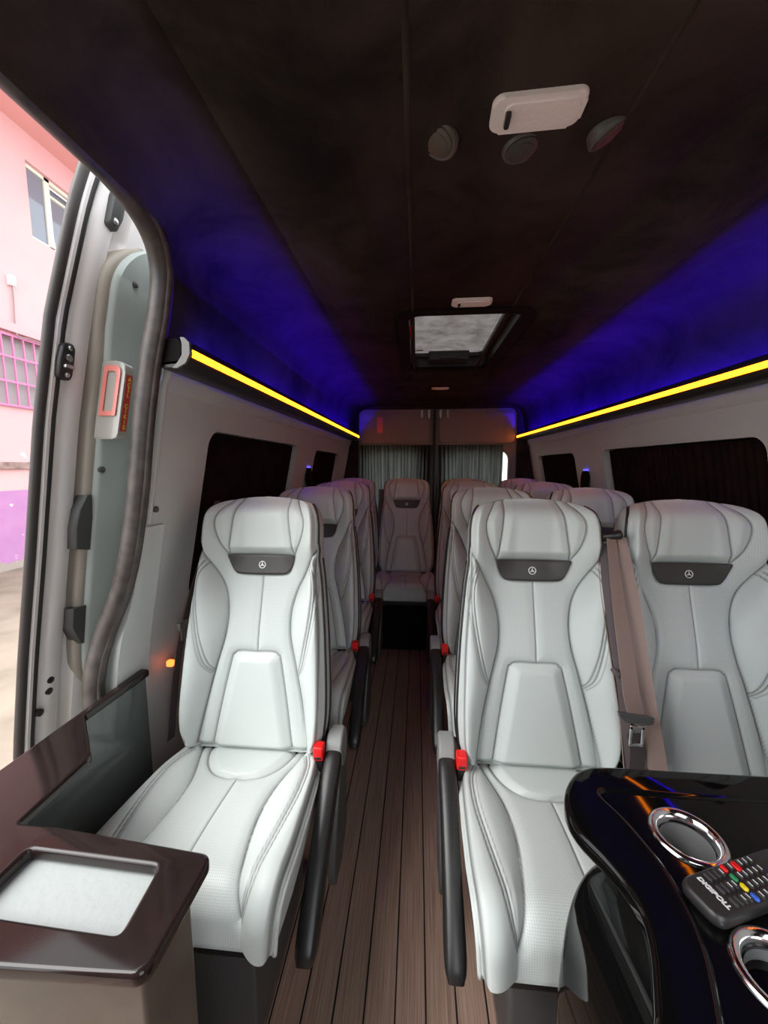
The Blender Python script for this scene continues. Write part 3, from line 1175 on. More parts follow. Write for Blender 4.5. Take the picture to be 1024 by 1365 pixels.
def build_back(root):
    nr, nc = 290, 190
    t = np.linspace(0, 1, nr)
    zrow = HB * (1 - (1 - t) ** 1.0)
    # finer rows near the crown
    zrow = np.concatenate([np.linspace(0, 0.72, nr - 50), np.linspace(0.72, HB, 51)[1:]])
    s = np.linspace(-1, 1, nc)
    Wr = spline_interp(WZ[0], WZ[1], zrow)
    X = Wr[:, None] * s[None, :]
    Z = np.repeat(zrow[:, None], nc, 1)
    f, Wd, b = back_height(X, Z)
    dep, mask = seam_field(X, Z, BACK_SEAMS)
    f = f - dep
    A = np.abs(X)
    ow = np.interp(Z, [.58, .64, .70, .78], [.110, .137, .146, .105])
    lw = np.interp(Z, [0, .262, .287, .29], [.128, .082, .055, 0])
    perf = ((A < b - 0.004) & (A > lw + 0.003) & (Z < 0.519)) | ((Z > .519) & (A > ow + .004) & (A < b - 0.004) & (A < Wd - 0.012))
    perf = perf & ((A > 0.012) | (Z > 0.52))
    V = np.array([tiltp(x, -y, z) for x, y, z in zip(X.ravel(), f.ravel(), Z.ravel())])
    V[:, 2] += 0.0
    uvs = np.stack([X.ravel(), Z.ravel(), 0 * X.ravel()], 1)
    faces = np.array(grid_faces(len(zrow), nc))
    cx = np.abs(X.ravel()[faces].mean(1))
    cz = Z.ravel()[faces].mean(1)
    head = (cz > 0.5855) & (cx < np.interp(cz, [.58, .586, .625, .67, .71, .770], [.110, .110, .132, .145, .140, .104]))

    def sub(name, sel):
        fs = faces[sel]
        ids = np.unique(fs)
        mp = -np.ones(len(V), int)
        mp[ids] = np.arange(len(ids))
        return mk(name, V[ids], mp[fs], M['leather'], root, attrs={'seam': mask.ravel()[ids], 'perf': perf.ravel()[ids].astype(float)}, vecs=uvs[ids])
    sub('backrest', ~head)
    sub('headrest', head)
    # boundary for shell and piping
    edge = {-1: [], 1: []}
    for sd in (-1, 1):
        jj = 0 if sd < 0 else nc - 1
        for i in range(0, len(zrow), 4):
            edge[sd].append((X[i, jj], -f[i, jj], Z[i, jj]))
    # shell: sides and back
    V2, F2 = [], []
    n = 0
    for k in range(len(edge[1])):
        xl, yl, z = edge[-1][k]
        xr, yr, z = edge[1][k]
        top = float(smoothstep(0.70, HB, np.array(z)))
        dp = 0.115 - 0.045 * float(smoothstep(0.1, 0.75, np.array(z))) - 0.02 * top
        w = xr
        sec = [(xr, yr), (xr + 0.005 * (1 - top), yr + 0.012), (xr + 0.006 * (1 - top), yr + 0.03), (xr + 0.002, dp * 0.62 + 0.015), (xr * 0.93, dp * 0.9 + 0.012), (xr * 0.75, dp + 0.02), (xr * 0.3, dp + 0.026)]
        sec = sec + [(-a, b2) for a, b2 in sec[::-1]]
        n = len(sec)
        V2 += [tiltp(a, b2, z) for a, b2 in sec]
    m = len(edge[1])
    for i in range(m - 1):
        for k in range(n - 1):
            F2.append((i * n + k, i * n + k + 1, (i + 1) * n + k + 1, (i + 1) * n + k))
    F2.append(tuple(range(n)))
    F2.append(tuple((m - 1) * n + k for k in range(n)))
    mk('back_shell', V2, F2, M['leather_plain'], root, sharp=60)
    # black piping on both edges
    for sd in (-1, 1):
        pts = [tiltp(x + sd * 0.004, y + 0.010, z) for x, y, z in edge[sd] if 0.02 < z < 0.752][::2]
        V3, F3 = tube_data(pts, 0.0045, 8)
        mk('piping', V3, F3, M['piping'], root)
        pts = [tiltp(x + sd * (0.006 - 0.004 * float(smoothstep(.7, .77, np.array(z)))), y * 0.4 + 0.055 - 0.02 * z, z) for x, y, z in edge[sd] if 0.02 < z < 0.60][::2]
        V3, F3 = tube_data(pts, 0.0035, 8)
        mk('piping', V3, F3, M['piping'], root)
    # charcoal label panel with round emblem
    outl = [(-.111, .5845), (-.06, .5855), (0, .586), (.06, .5855), (.111, .5845), (.105, .560), (.094, .538), (.078, .527), (.05, .523), (0, .521), (-.05, .523), (-.078, .527), (-.094, .538), (-.105, .560)]
    ns, nz = 41, 9
    V4, F4 = [], []
    for i in range(nz):
        v = i / (nz - 1)
        for j in range(ns):
            s2 = -1 + 2 * j / (ns - 1)
            zt = 0.5858 - 0.0015 * s2 * s2
            # lower edge rises at the rounded corners
            wv = 0.111
            x = s2 * wv
            zb = 0.5215 + 0.004 * (abs(s2)) ** 2 + 0.052 * max(0, (abs(s2) - 0.66) / 0.34) ** 2.4
            z = zb + (zt - zb) * v
            ff, _, _ = back_height(np.array([[x]]), np.array([[z]]))
            V4.append(tiltp(x, -(float(ff[0, 0]) + 0.0025), z))
    for i in range(nz - 1):
        for j in range(ns - 1):
            F4.append((i * ns + j, i * ns + j + 1, (i + 1) * ns + j + 1, (i + 1) * ns + j))
    lab = mk('label_panel', V4, F4, M['label'], root)
    lab.modifiers.new('t', 'SOLIDIFY').thickness = 0.003
    ff, _, _ = back_height(np.array([[0.0]]), np.array([[0.553]]))
    yo = -(float(ff[0, 0]) + 0.005)
    zc = 0.553
    bm = bmesh.new()
    R = 0.0105
    circ = [tiltp(R * cos(a), yo, zc + R * sin(a)) for a in np.linspace(0, 2 * pi, 29)[:-1]]
    V5, F5 = tube_data(circ, 0.0016, 6, closed=True)
    for k in range(3):
        a = pi / 2 + k * 2 * pi / 3
        b0 = len(V5)
        e = (R * cos(a), R * sin(a))
        pl = (-sin(a) * 0.0022, cos(a) * 0.0022)
        q = [(e[0], e[1]), (pl[0], pl[1]), (-pl[0], -pl[1])]
        for d in (0.0, -0.0022):
            for qx, qz in q:
                V5.append(tiltp(qx, yo + d + 0.001, zc + qz))
        F5 += [(b0, b0 + 1, b0 + 2), (b0 + 3, b0 + 4, b0 + 5), (b0, b0 + 1, b0 + 4, b0 + 3), (b0 + 1, b0 + 2, b0 + 5, b0 + 4), (b0 + 2, b0, b0 + 3, b0 + 5)]
    mk('emblem', V5, F5, M['emblem'], lab, sharp=30)


CW = ([0, .02, .06, .12, .22, .32, .40, .46, .52, .56], [.208, .213, .221, .229, .234, .236, .234, .230, .226, .222])
CB = ([0, .02, .15, .25, .36, .45, .56], [.160, .155, .122, .115, .130, .155, .165])
CUSH_SEAMS = mirror([
    ([(.135, 0), (.130, .03), (.110, .075), (.075, .110), (.035, .124), (0, .126)], .004, .003, .003),
    ([(.166, .0), (.152, .045), (.124, .135), (.115, .22), (.120, .30), (.138, .40), (.156, .46)], .004, .003, .004),
    ([(.176, .03), (.194, .09), (.197, .18), (.186, .28), (.170, .38), (.157, .46)], .003, .0022, .003),
    ([(.184, .03), (.202, .09), (.205, .18), (.194, .28), (.178, .38), (.159, .465)], .003, .0022, .002),
    ([(.168, .035), (.186, .09), (.189, .18), (.178, .28), (.163, .38), (.155, .455)], .0015, .0018, .0),
    ([(.004, .126), (.004, .25), (.004, .42)], .0028, .0020, .002),
    ([(.214, .01), (.224, .12), (.229, .25), (.230, .36), (.224, .46), (.216, .56)], .003, .003, .001),
])
LFLAT, RAR = 0.372, 0.062


def cush_path(v):
    """arc length -> (forward, up, normal forward, normal up)"""
    sl = 0.06
    if v <= LFLAT:
        return v * cos(sl), v * sin(sl), -sin(sl), cos(sl)
    a = min((v - LFLAT) / RAR, 1.50)
    y0, z0 = LFLAT * cos(sl), LFLAT * sin(sl)
    # arc turning down
    cx, cz = y0 + RAR * sin(sl), z0 - RAR * cos(sl)
    th = pi / 2 + sl - a
    y, z = cx + RAR * cos(th), cz + RAR * sin(th)
    ny, nz = cos(th), sin(th)
    rest = v - LFLAT - 1.50 * RAR
    if rest > 0:
        y += rest * nz
        z -= rest * ny
    return y, z, ny, nz


def build_cushion(root, side):
    LV = 0.512
    nr, nc = 240, 190
    v = np.linspace(0, LV, nr)
    Wr = spline_interp(CW[0], CW[1], v)
    s = np.linspace(-1, 1, nc)
    X = Wr[:, None] * s[None, :]
    Vv = np.repeat(v[:, None], nc, 1)
    A = np.abs(X)
    b = spline_interp(CB[0], CB[1], Vv)
    Wd = np.repeat(Wr[:, None], nc, 1)
    q = np.clip((A - b) / np.maximum(Wd - b, 0.02), 0, 1)
    g = 0.026 * np.sin(pi * 0.72 * q) * (0.55 + 0.45 * smoothstep(0.0, 0.15, Vv))
    tw = np.interp(Vv, [0, .03, .075, .11, .126], [.135, .130, .110, .075, 0])
    g += 0.007 * smoothstep(0, 0.03, tw - A)
    g -= 0.022 * smoothstep(Wd - 0.016, Wd, A) ** 2
    g -= 0.004 * smoothstep(0.03, 0.0, Vv)
    g += 0.006 * np.sin(np.clip((Vv - .13) / 0.3, 0, 1) * pi) * (A < b)
    dep, mask = seam_field(X, Vv, CUSH_SEAMS)
    g = g - dep
    perf = (A < b - .004) & (A > 0.012) & (Vv > 0.13) | (A < b - 0.004) & (A > tw + 0.004) & (Vv <= 0.13)
    cp = [cush_path(t) for t in v]
    V = np.zeros((nr, nc, 3))
    for i, (y, z, ny, nz) in enumerate(cp):
        V[i, :, 0] = X[i]
        V[i, :, 1] = -(y - 0.022 + g[i] * ny)
        V[i, :, 2] = ZC - 0.008 + z + g[i] * nz
    mk('cushion', V.reshape(-1, 3), grid_faces(nr, nc), M['leather'], root, attrs={'seam': mask.ravel(), 'perf': perf.ravel().astype(float)}, vecs=np.stack([X.ravel(), Vv.ravel(), 0 * X.ravel()], 1))
    # side skirt below the rim
    V2, F2 = [], []
    rows = list(range(0, nr, 6)) + [nr - 1]
    loopL = [V[i, 0] for i in rows]
    loopR = [V[i, -1] for i in rows]
    ring_ = [np.array(p) for p in loopR] + [np.array(p) for p in loopL[::-1]]
    n = len(ring_)
    for lv in range(4):
        for p in ring_:
            sx = 1 if p[0] > 0 else -1
            ztop = p[2]
            zb = 0.372 + 0.02 * (p[1] > -0.05)
            zz = [ztop, ztop - 0.012, (ztop + zb) / 2, zb][lv]
            zz = min(zz, ztop - 0.0005 * lv)
            dx = [0.0, 0.003, -0.004, -0.012][lv]
            dy = [0, 0, 0.004, 0.012][lv] if p[1] < -0.40 else 0
            V2.append((p[0] + sx * dx, p[1] + dy, zz))
    for lv in range(3):
        for k in range(n):
            l = (k + 1) % n
            F2.append((lv * n + k, lv * n + l, (lv + 1) * n + l, (lv + 1) * n + k))
    F2.append(tuple(3 * n + k for k in range(n)))
    mk('cushion_skirt', V2, F2, M['leather_plain'], root, sharp=60)
    for sx, lp in ((1, loopR), (-1, loopL)):
        pts = [(p[0] + sx * 0.001, p[1], p[2] - 0.010) for p in lp[1:]]
        V3, F3 = tube_data(pts, 0.005, 8)
        mk('rim_piping', V3, F3, M['leather_plain'], root)


def rounded_bar(pts, w, h, name, mat, root):
    """flat arm swept along points in the y-z plane with rounded section"""
    V, Fc = [], []
    P = [Vector(p) for p in catmull(pts, 5)]
    n = 16
    ws = catmull([(a, b) for a, b in zip(w, h)], 5)
    for i, p in enumerate(P):
        T = (P[min(i + 1, len(P) - 1)] - P[max(i - 1, 0)]).normalized()
        X = Vector((1, 0, 0))
        N = T.cross(X).normalized()
        for k in range(n):
            a = 2 * pi * k / n
            c, s2 = cos(a), sin(a)
            e = 0.55
            V.append(p + X * (math.copysign(abs(c) ** e, c) * ws[i][0] / 2) + N * (math.copysign(abs(s2) ** e, s2) * ws[i][1] / 2))
    for i in range(len(P) - 1):
        for k in range(n):
            l = (k + 1) % n
            Fc.append((i * n + k, i * n + l, (i + 1) * n + l, (i + 1) * n + k))
    Fc.append(tuple(range(n)))
    Fc.append(tuple((len(P) - 1) * n + k for k in range(n)))
    return mk(name, V, Fc, mat, root, sharp=50)


def build_arm(root, sd):
    x = sd * 0.262
    arm = rounded_bar([(x, -0.005, 0.492), (x, -0.035, 0.483), (x, -0.12, 0.425), (x, -0.22, 0.348), (x, -0.315, 0.270), (x, -0.342, 0.246)],
                      [0.044, 0.050, 0.048, 0.048, 0.050, 0.034], [0.050, 0.052, 0.062, 0.066, 0.060, 0.036], 'armrest', M['black'], root)
    # grey pivot housing beside the crease
    bm = bmesh.new()
    prism_bm(bm, [(0.075, 0.47), (0.070, 0.525), (0.045, 0.548), (0.005, 0.545), (-0.022, 0.520), (-0.028, 0.485), (0.0, 0.44), (0.06, 0.43)], x - 0.024, x + 0.024, 'x', 0.008, 3)
    mkbm('armrest_pivot', bm, M['grey'], root)
    bm = bmesh.new()
    prism_bm(bm, [(0.07, 0.46), (0.0, 0.47), (-0.04, 0.42), (-0.10, 0.30), (-0.125, 0.22), (-0.11, 0.17), (-0.02, 0.15), (0.06, 0.20)],
             x + sd * 0.010 - 0.012, x + sd * 0.010 + 0.012, 'x', 0.006, 2)
    mkbm('side_cover', bm, M['dgrey'], root)


def build_buckle(root, sd):
    x = sd * 0.222
    bm = bmesh.new()
    bm_box(bm, x - 0.012, x + 0.012, -0.040, -0.014, 0.455, 0.505, 0.004, 2)
    st = mkbm('buckle_stalk', bm, M['black'], root)
    bm = bmesh.new()
    bm_box(bm, x - 0.015, x + 0.015, -0.050, -0.016, 0.497, 0.540, 0.006, 3)
    bk = mkbm('buckle', bm, M['red'], root)
    bm = bmesh.new()
    bm_box(bm, x - 0.010, x + 0.010, -0.0505, -0.047, 0.503, 0.512, 0.001, 1)
    mkbm('buckle_slot', bm, M['black'], bk)


def build_base(root):
    bm = bmesh.new()
    bm_box(bm, -0.205, 0.205, -0.40, 0.05, 0.335, 0.375, 0.008, 2)
    mkbm('seat_pan', bm, M['black'], root)
    bm = bmesh.new()
    bm_box(bm, -0.15, 0.15, -0.34, 0.02, 0.02, 0.337, 0.012, 2)
    mkbm('pedestal', bm, M['dgrey'], root)
    for sx in (-0.13, 0.13):
        bm = bmesh.new()
        bm_box(bm, sx - 0.02, sx + 0.02, -0.37, 0.08, 0.0, 0.022, 0.004, 2)
        mkbm('floor_rail', bm, M['steel'], root)


def make_seat(sd, arm=True):
    root = empty('passenger_seat', (0, 0, 0))
    build_back(root)
    build_cushion(root, sd)
    build_base(root)
    if arm:
        build_arm(root, sd)
        build_buckle(root, sd)
    return root


seat_right = make_seat(-1)           # aisle on the left of the seat
# the other hand: same meshes, mirrored fittings
seat_left = empty('passenger_seat', (0, 0, 0))
for ch in [k for k in bpy.data.objects if k.parent == seat_right]:
    if ch.name.split('.')[0] in ('armrest', 'armrest_pivot', 'side_cover', 'buckle', 'buckle_stalk'):
        continue
    copy_tree(ch, seat_left)
build_arm(seat_left, 1)
build_buckle(seat_left, 1)
# plain one for the window side and the rear bench
seat_plain = empty('passenger_seat', (0, 0, 0))
for ch in [k for k in bpy.data.objects if k.parent == seat_right]:
    if ch.name.split('.')[0] in ('armrest', 'armrest_pivot', 'side_cover', 'buckle', 'buckle_stalk'):
        continue
    copy_tree(ch, seat_plain)

ROWS = (1.050, 1.717, 2.384)
XL, XA, XB = -0.500, 0.357, 0.811
seat_spots = [
    (seat_left, XL, ROWS[0], 'pale grey leather seat in the front of the left column, beside the dark brown console', 'single seats along the left wall'),
    (seat_left, XL, ROWS[1], 'second seat back in the left column, pale headrest behind the front left seat', 'single seats along the left wall'),
    (seat_left, XL, ROWS[2], 'third seat back in the left column, dim rosy side towards the aisle', 'single seats along the left wall'),
    (seat_right, XA, ROWS[0], 'pale grey leather seat right of the aisle in the front row, behind the black console', 'aisle seats of the right column'),
    (seat_right, XA, ROWS[1], 'aisle seat in the second row on the right, mostly hidden by the front one', 'aisle seats of the right column'),
    (seat_right, XA, ROWS[2], 'aisle seat in the third row on the right, a sliver behind the second', 'aisle seats of the right column'),
    (seat_plain, XB, ROWS[0], 'pale grey leather seat by the large right window in the front row', 'window seats of the right column'),
    (seat_plain, XB, ROWS[1], 'window seat in the second row on the right, headrest seen between two front seats', 'window seats of the right column'),
    (seat_plain, XB, ROWS[2], 'window seat in the third row on the right, pinkish headrest top only', 'window seats of the right column'),
    (seat_plain, -0.545, 3.10, 'leftmost seat of the rear bench, in the corner by the left wall', 'seats of the rear bench'),
    (seat_plain, -0.083, 3.10, 'dim brownish rear bench seat facing the end of the aisle, seen whole', 'seats of the rear bench'),
    (seat_plain, 0.393, 3.10, 'rear bench seat right of the aisle, brown top behind the aisle seats', 'seats of the rear bench'),
    (seat_plain, 0.868, 3.10, 'rightmost seat of the rear bench, brown top under the bright strip of rear glass', 'seats of the rear bench'),
]
used = set()
for proto, x, y, lab, grp in seat_spots:
    if proto.name in used:
        o = copy_tree(proto)
    else:
        o = proto
        used.add(proto.name)
    o.location = (x, y, 0)
    tag(o, lab, 'seat', grp)

# dark plinth under the rear bench
pl = box('bench_plinth', -0.72, 1.05, 2.70, 2.735, 0.0, 0.33, M['black_matte'], bev=0.004)
tag(pl, 'black carpeted kick board closing the space under the rear bench', 'kick board')

# ================================================================== SEAT BELTS
sb = tag(empty('seat_belt', (0.61, 1.14, 0.50)), 'dusky rose seat belt hanging between the two front right seats, steel tongue at the bottom', 'seat belt', 'seat belts')


def wp(px, py, y):
    return W(px, py, y=y)


ribbon('webbing', [wp(815, 718, 1.150), wp(823, 790, 1.095), wp(833, 860, 1.045), wp(842, 925, 1.010), wp(848, 952, 1.000)], [0.030, 0.038, 0.046, 0.050, 0.052], (1, 0.25, -0.1), M['belt'], sb, th=0.002)
ribbon('webbing', [wp(829, 716, 1.160), wp(842, 800, 1.105), wp(853, 880, 1.060), wp(866, 960, 1.022), wp(878, 1030, 1.000)], [0.024, 0.042, 0.046, 0.048, 0.048], (1, -0.35, -0.1), M['belt'], sb, th=0.002)
ribbon('webbing', [wp(804, 724, 1.165), wp(808, 780, 1.11), wp(820, 860, 1.065), wp(831, 930, 1.025), wp(838, 1025, 1.005)], [0.020, 0.020, 0.024, 0.024, 0.026], (0.8, -0.6, 0), M['belt_dark'], sb, th=0.002)
ribbon('webbing', [wp(798, 726, 1.175), wp(803, 790, 1.120), wp(815, 870, 1.075), wp(827, 950, 1.035), wp(834, 1025, 1.010)], [0.016, 0.018, 0.02, 0.02, 0.02], (0.7, 0.7, 0), M['belt'], sb, th=0.002)
ribbon('webbing', [wp(845, 978, 1.004), wp(850, 1000, 1.003), wp(848, 1030, 1.0)], [0.04, 0.045, 0.045], (1, 0.2, 0), M['belt_dark'], sb, th=0.002)
c0, c1 = wp(826, 953, 0.99), wp(869, 962, 0.99)
bm = bmesh.new()
mid = (c0 + c1) / 2
prism_bm(bm, [(mid.x + a, mid.z + b) for a, b in ((-0.045, 0.016), (0.045, 0.004), (0.043, -0.012), (0.030, -0.016), (-0.028, -0.010), (-0.042, 0.002))], 0.983, 0.997, 'y', 0.004, 2)
tg = mkbm('tongue', bm, M['dgrey'], sb)
bm = bmesh.new()
a = wp(850, 979, 0.987)
for dx0, dx1, dz0, dz1 in ((-0.020, -0.013, -0.03, 0.022), (0.009, 0.016, -0.03, 0.022), (-0.02, 0.016, -0.034, -0.026), (-0.02, 0.016, 0.014, 0.024)):
    bm_box(bm, a.x + dx0, a.x + dx1, 0.985, 0.989, a.z + dz0, a.z + dz1, 0.001, 1)
mkbm('tongue_plate', bm, M['chrome'], tg)
g = wp(822, 712, 1.150)
V, Fc = tube_data([g + Vector((-0.030, 0.012, -0.010)), g + Vector((-0.012, 0.0, -0.006)), g + Vector((0.006, -0.006, 0.0)), g + Vector((0.012, -0.008, 0.002))], [0.009, 0.010, 0.015, 0.010], 14)
mk('belt_guide', V, Fc, M['black'], sb, sharp=50)
k_ = wp(822, 897, 1.03)
V, Fc = tube_data([k_ + Vector((-0.012, 0, 0.012)), k_ + Vector((0.0, -0.006, 0.0)), k_ + Vector((0.012, 0, -0.010))], [0.006, 0.010, 0.006], 10)
mk('belt_stop', V, Fc, M['belt_dark'], sb)

sb2 = tag(empty('seat_belt', (-0.735, 1.2, 0.4)), 'thin dark seat belt hanging against the left wall beside the front left seat', 'seat belt', 'seat belts')
ribbon('webbing', [W(290, 668, y=1.27), W(278, 720, y=1.25), W(262, 770, y=1.22), W(247, 828, y=1.19), W(236, 890, y=1.15), W(228, 985, y=1.10)], 0.026, (0.25, 1, 0), M['belt_dark'], sb2, th=0.003)
a = W(244, 833, y=1.17)
bm = bmesh.new()
bm_box(bm, a.x - 0.008, a.x + 0.010, a.y - 0.03, a.y + 0.03, a.z - 0.010, a.z + 0.016, 0.003)
bm_box(bm, a.x - 0.002, a.x + 0.002, a.y - 0.014, a.y + 0.014, a.z - 0.05, a.z - 0.008, 0.001)
mkbm('tongue', bm, M['steel'], sb2)

sb3 = tag(empty('seat_belt', (-0.31, 3.15, 0.4)), 'dark mauve seat belt between the two left seats of the rear bench', 'seat belt', 'seat belts')
ribbon('webbing', [W(510, 652, y=3.26), W(509, 700, y=3.22), W(508, 735, y=3.17), W(506, 762, y=3.12)], [0.06, 0.065, 0.07, 0.07], (1, 0.1, 0), M['belt_dark'], sb3, th=0.003)
a = W(508.5, 731, y=3.13)
bm = bmesh.new()
bm_box(bm, a.x - 0.014, a.x + 0.014, a.y - 0.004, a.y + 0.004, a.z - 0.018, a.z + 0.018, 0.003)
mkbm('tongue', bm, M['chrome'], sb3)

# ================================================================== SIDE-WALL CHARGING PORTS
for px, py, side, lab in ((410, 636, -1, 'dark bracket with a blue light on the left wall between the windows'),
                          (782, 640, 1, 'dark bracket with a blue light on the right wall between the windows')):
    hh = -0.04
    x = XC + side * (u_at(hh) - 0.002)
    c = W(px, py, x=x)
    t = tag(empty('wall_bracket', c), lab, 'wall light', 'blue lit brackets between the side windows')
    poly = [(-0.038, -0.10), (0.038, -0.10), (0.048, 0.02), (0.025, 0.062), (-0.025, 0.062), (-0.048, 0.02)]
    bm = bmesh.new()
    prism_bm(bm, [(c.y + p, c.z + q) for p, q in poly], min(x, x - side * 0.022), max(x, x - side * 0.022), 'x', 0.006, 2)
    mkbm('bracket_body', bm, M['black_matte'], t)
    bm = bmesh.new()
    bm_box(bm, x - 0.018, x + 0.018, c.y - 0.022, c.y + 0.022, c.z + 0.060, c.z + 0.072, 0.003)
    mkbm('blue_lamp', bm, M['blue_dot'], t)

# small orange courtesy light low on the left wall behind the front seat
c = W(226, 888, x=-0.80)
ol = box('courtesy_light', c.x - 0.02, c.x + 0.002, c.y + 0.01, c.y + 0.028, c.z - 0.010, c.z + 0.010, M['orange'], bev=0.004)
tag(ol, 'small orange courtesy light low on the left wall behind the front seat', 'courtesy light')

# ================================================================== LEFT CONSOLE
ZL = CZ - 0.61
lc = tag(empty('side_console', (-0.57, 0.45, 0)), 'dark brown glossy console with white leather inset at the open sliding door', 'console')


def rounded_poly(poly, rad, n=5):
    """round the corners of a polygon; rad per corner"""
    out = []
    m = len(poly)
    for i in range(m):
        p0, p1, p2 = [Vector((*poly[(i + k) % m], 0)) for k in (-1, 0, 1)]
        r = rad[i] if isinstance(rad, (list, tuple)) else rad
        if r <= 0:
            out.append((p1.x, p1.y))
            continue
        a, b = (p0 - p1), (p2 - p1)
        ra = min(r, a.length * 0.45, b.length * 0.45)
        A, B = p1 + a.normalized() * ra, p1 + b.normalized() * ra
        for k in range(n + 1):
            t = k / n
            q = A * (1 - t) ** 2 + p1 * 2 * t * (1 - t) + B * t * t
            out.append((q.x, q.y))
    return out


def plate(name, outer, holes, z0, z1, bev, mat, parent):
    """flat board with holes and softly rounded rims"""
    V, Fc = [], []
    pts, fcs, ids = holed(outer, holes)

    def off(lp, d, outerflag):
        m = len(lp)
        res = []
        P = [Vector(pts[i]) for i in lp]
        ar = sum(P[i].x * P[(i + 1) % m].y - P[(i + 1) % m].x * P[i].y for i in range(m))
        sgn = 1 if ar > 0 else -1
        for i in range(m):
            e0 = (P[i] - P[i - 1])
            e1 = (P[(i + 1) % m] - P[i])
            nrm = Vector((0, 0))
            for e in (e0, e1):
                if e.length > 1e-9:
                    e = e.normalized()
                    nrm += Vector((e.y, -e.x)) * sgn
            nrm = nrm.normalized() if nrm.length > 1e-6 else Vector((0, 0))
            res.append(P[i] + nrm * (d if outerflag else -d))
        return res
    V = [(p[0], p[1], z1) for p in pts] + [(p[0], p[1], z0) for p in pts]
    n = len(pts)
    Fc = [list(f) for f in fcs] + [[k + n for k in f] for f in fcs]
    for li, lp in enumerate(ids):
        m = len(lp)
        rings = [[i for i in lp]]
        for a in (30, 60, 90):
            o2 = off(lp, bev * sin(radians(a)), li == 0)
            zz = z1 - bev * (1 - cos(radians(a)))
            b = len(V)
            V.extend([(p.x, p.y, zz) for p in o2])
            rings.append(list(range(b, b + m)))
        for a in (90, 60, 30):
            o2 = off(lp, bev * sin(radians(a)), li == 0)
            zz = z0 + bev * (1 - cos(radians(a)))
            b = len(V)
            V.extend([(p.x, p.y, zz) for p in o2])
            rings.append(list(range(b, b + m)))
        rings.append([i + n for i in lp])
        for r0, r1 in zip(rings[:-1], rings[1:]):
            for k in range(m):
                Fc.append([r0[k], r0[(k + 1) % m], r1[(k + 1) % m], r1[k]])
    o = mk(name, V, Fc, mat, parent, sharp=60)
    w = o.modifiers.new('weighted', 'WEIGHTED_NORMAL')
    w.keep_sharp = True
    w.weight = 100
    return o


outer = rounded_poly([(-0.326, 0.372), (-0.322, 0.510), (-0.600, 0.532), (-0.684, 0.532), (-0.688, 0.690), (-0.818, 0.815), (-0.806, 1.03), (-0.824, 1.03), (-0.836, 0.340), (-0.60, 0.362)],
                     [0.012, 0.012, 0.02, 0.014, 0.012, 0.012, 0.004, 0.004, 0, 0])
hole = rounded_poly([(-0.376, 0.397), (-0.384, 0.496), (-0.622, 0.504), (-0.622, 0.404)], 0.018)
plate('worktop', outer, [hole], ZL - 0.022, ZL, 0.006, M['gloss_brown'], lc)
hole2 = rounded_poly([(-0.372, 0.393), (-0.380, 0.500), (-0.626, 0.508), (-0.626, 0.400)], 0.018)
prism('leather_inset', hole2, ZL - 0.040, ZL - 0.024, M['pad'], lc)['label'] = 'white grained leather inset'
prism('cabinet', rounded_poly([(-0.345, 0.392), (-0.343, 0.494), (-0.81, 0.512), (-0.81, 0.385)], 0.006), 0.0, ZL - 0.041, M['pedestal'], lc, bev=0.004)
prism('end_panel', [(0.36, 0.10), (1.03, 0.10), (1.03, ZL - 0.004), (0.36, ZL - 0.024)], -0.824, -0.812, M['smoked'], lc, axis='x', bev=0.002)

# ================================================================== RIGHT CONSOLE
ZR = CZ - 0.56
rc = tag(empty('bar_console', (0.70, 0.42, 0)), 'black lacquered console with cup holders in front of the right seats', 'console')
edge_px = [(1024, 1037), (900, 1030), (812, 1025), (785, 1027), (770, 1036), (761, 1055), (763, 1080), (778, 1106), (812, 1141), (846, 1181), (868, 1221), (880, 1270), (885, 1320), (888, 1365)]
ep = [W(px, py, z=ZR) for px, py in edge_px]
ep = [(p.x, p.y) for p in ep]
ep = [tuple(p) for p in catmull(ep, 4)]
far_y = ep[0][1]
outer = [(1.12, far_y)] + ep + [(0.245, 0.25), (0.24, 0.16), (1.12, 0.16)]
groove_px = [(1024, 1062), (900, 1056), (818, 1049), (802, 1048), (796, 1053), (799, 1062), (830, 1092), (880, 1152), (915, 1212), (938, 1272), (950, 1330), (956, 1365)]
gp = [W(px, py, z=ZR) for px, py in groove_px]
gp = [tuple(p) for p in catmull([(p.x, p.y) for p in gp], 4)]
tray = [(1.09, gp[0][1])] + gp + [(0.30, 0.25), (0.30, 0.19), (1.09, 0.19)]
plate('counter_rim', outer, [tray], ZR - 0.030, ZR, 0.009, M['gloss'], rc)
c1_, c2_ = W(917, 1112, z=ZR), W(1050, 1300, z=ZR)
RC = 0.041


def circ(c, r, n=40):
    return [(c.x + r * cos(2 * pi * k / n), c.y + r * sin(2 * pi * k / n)) for k in range(n)]


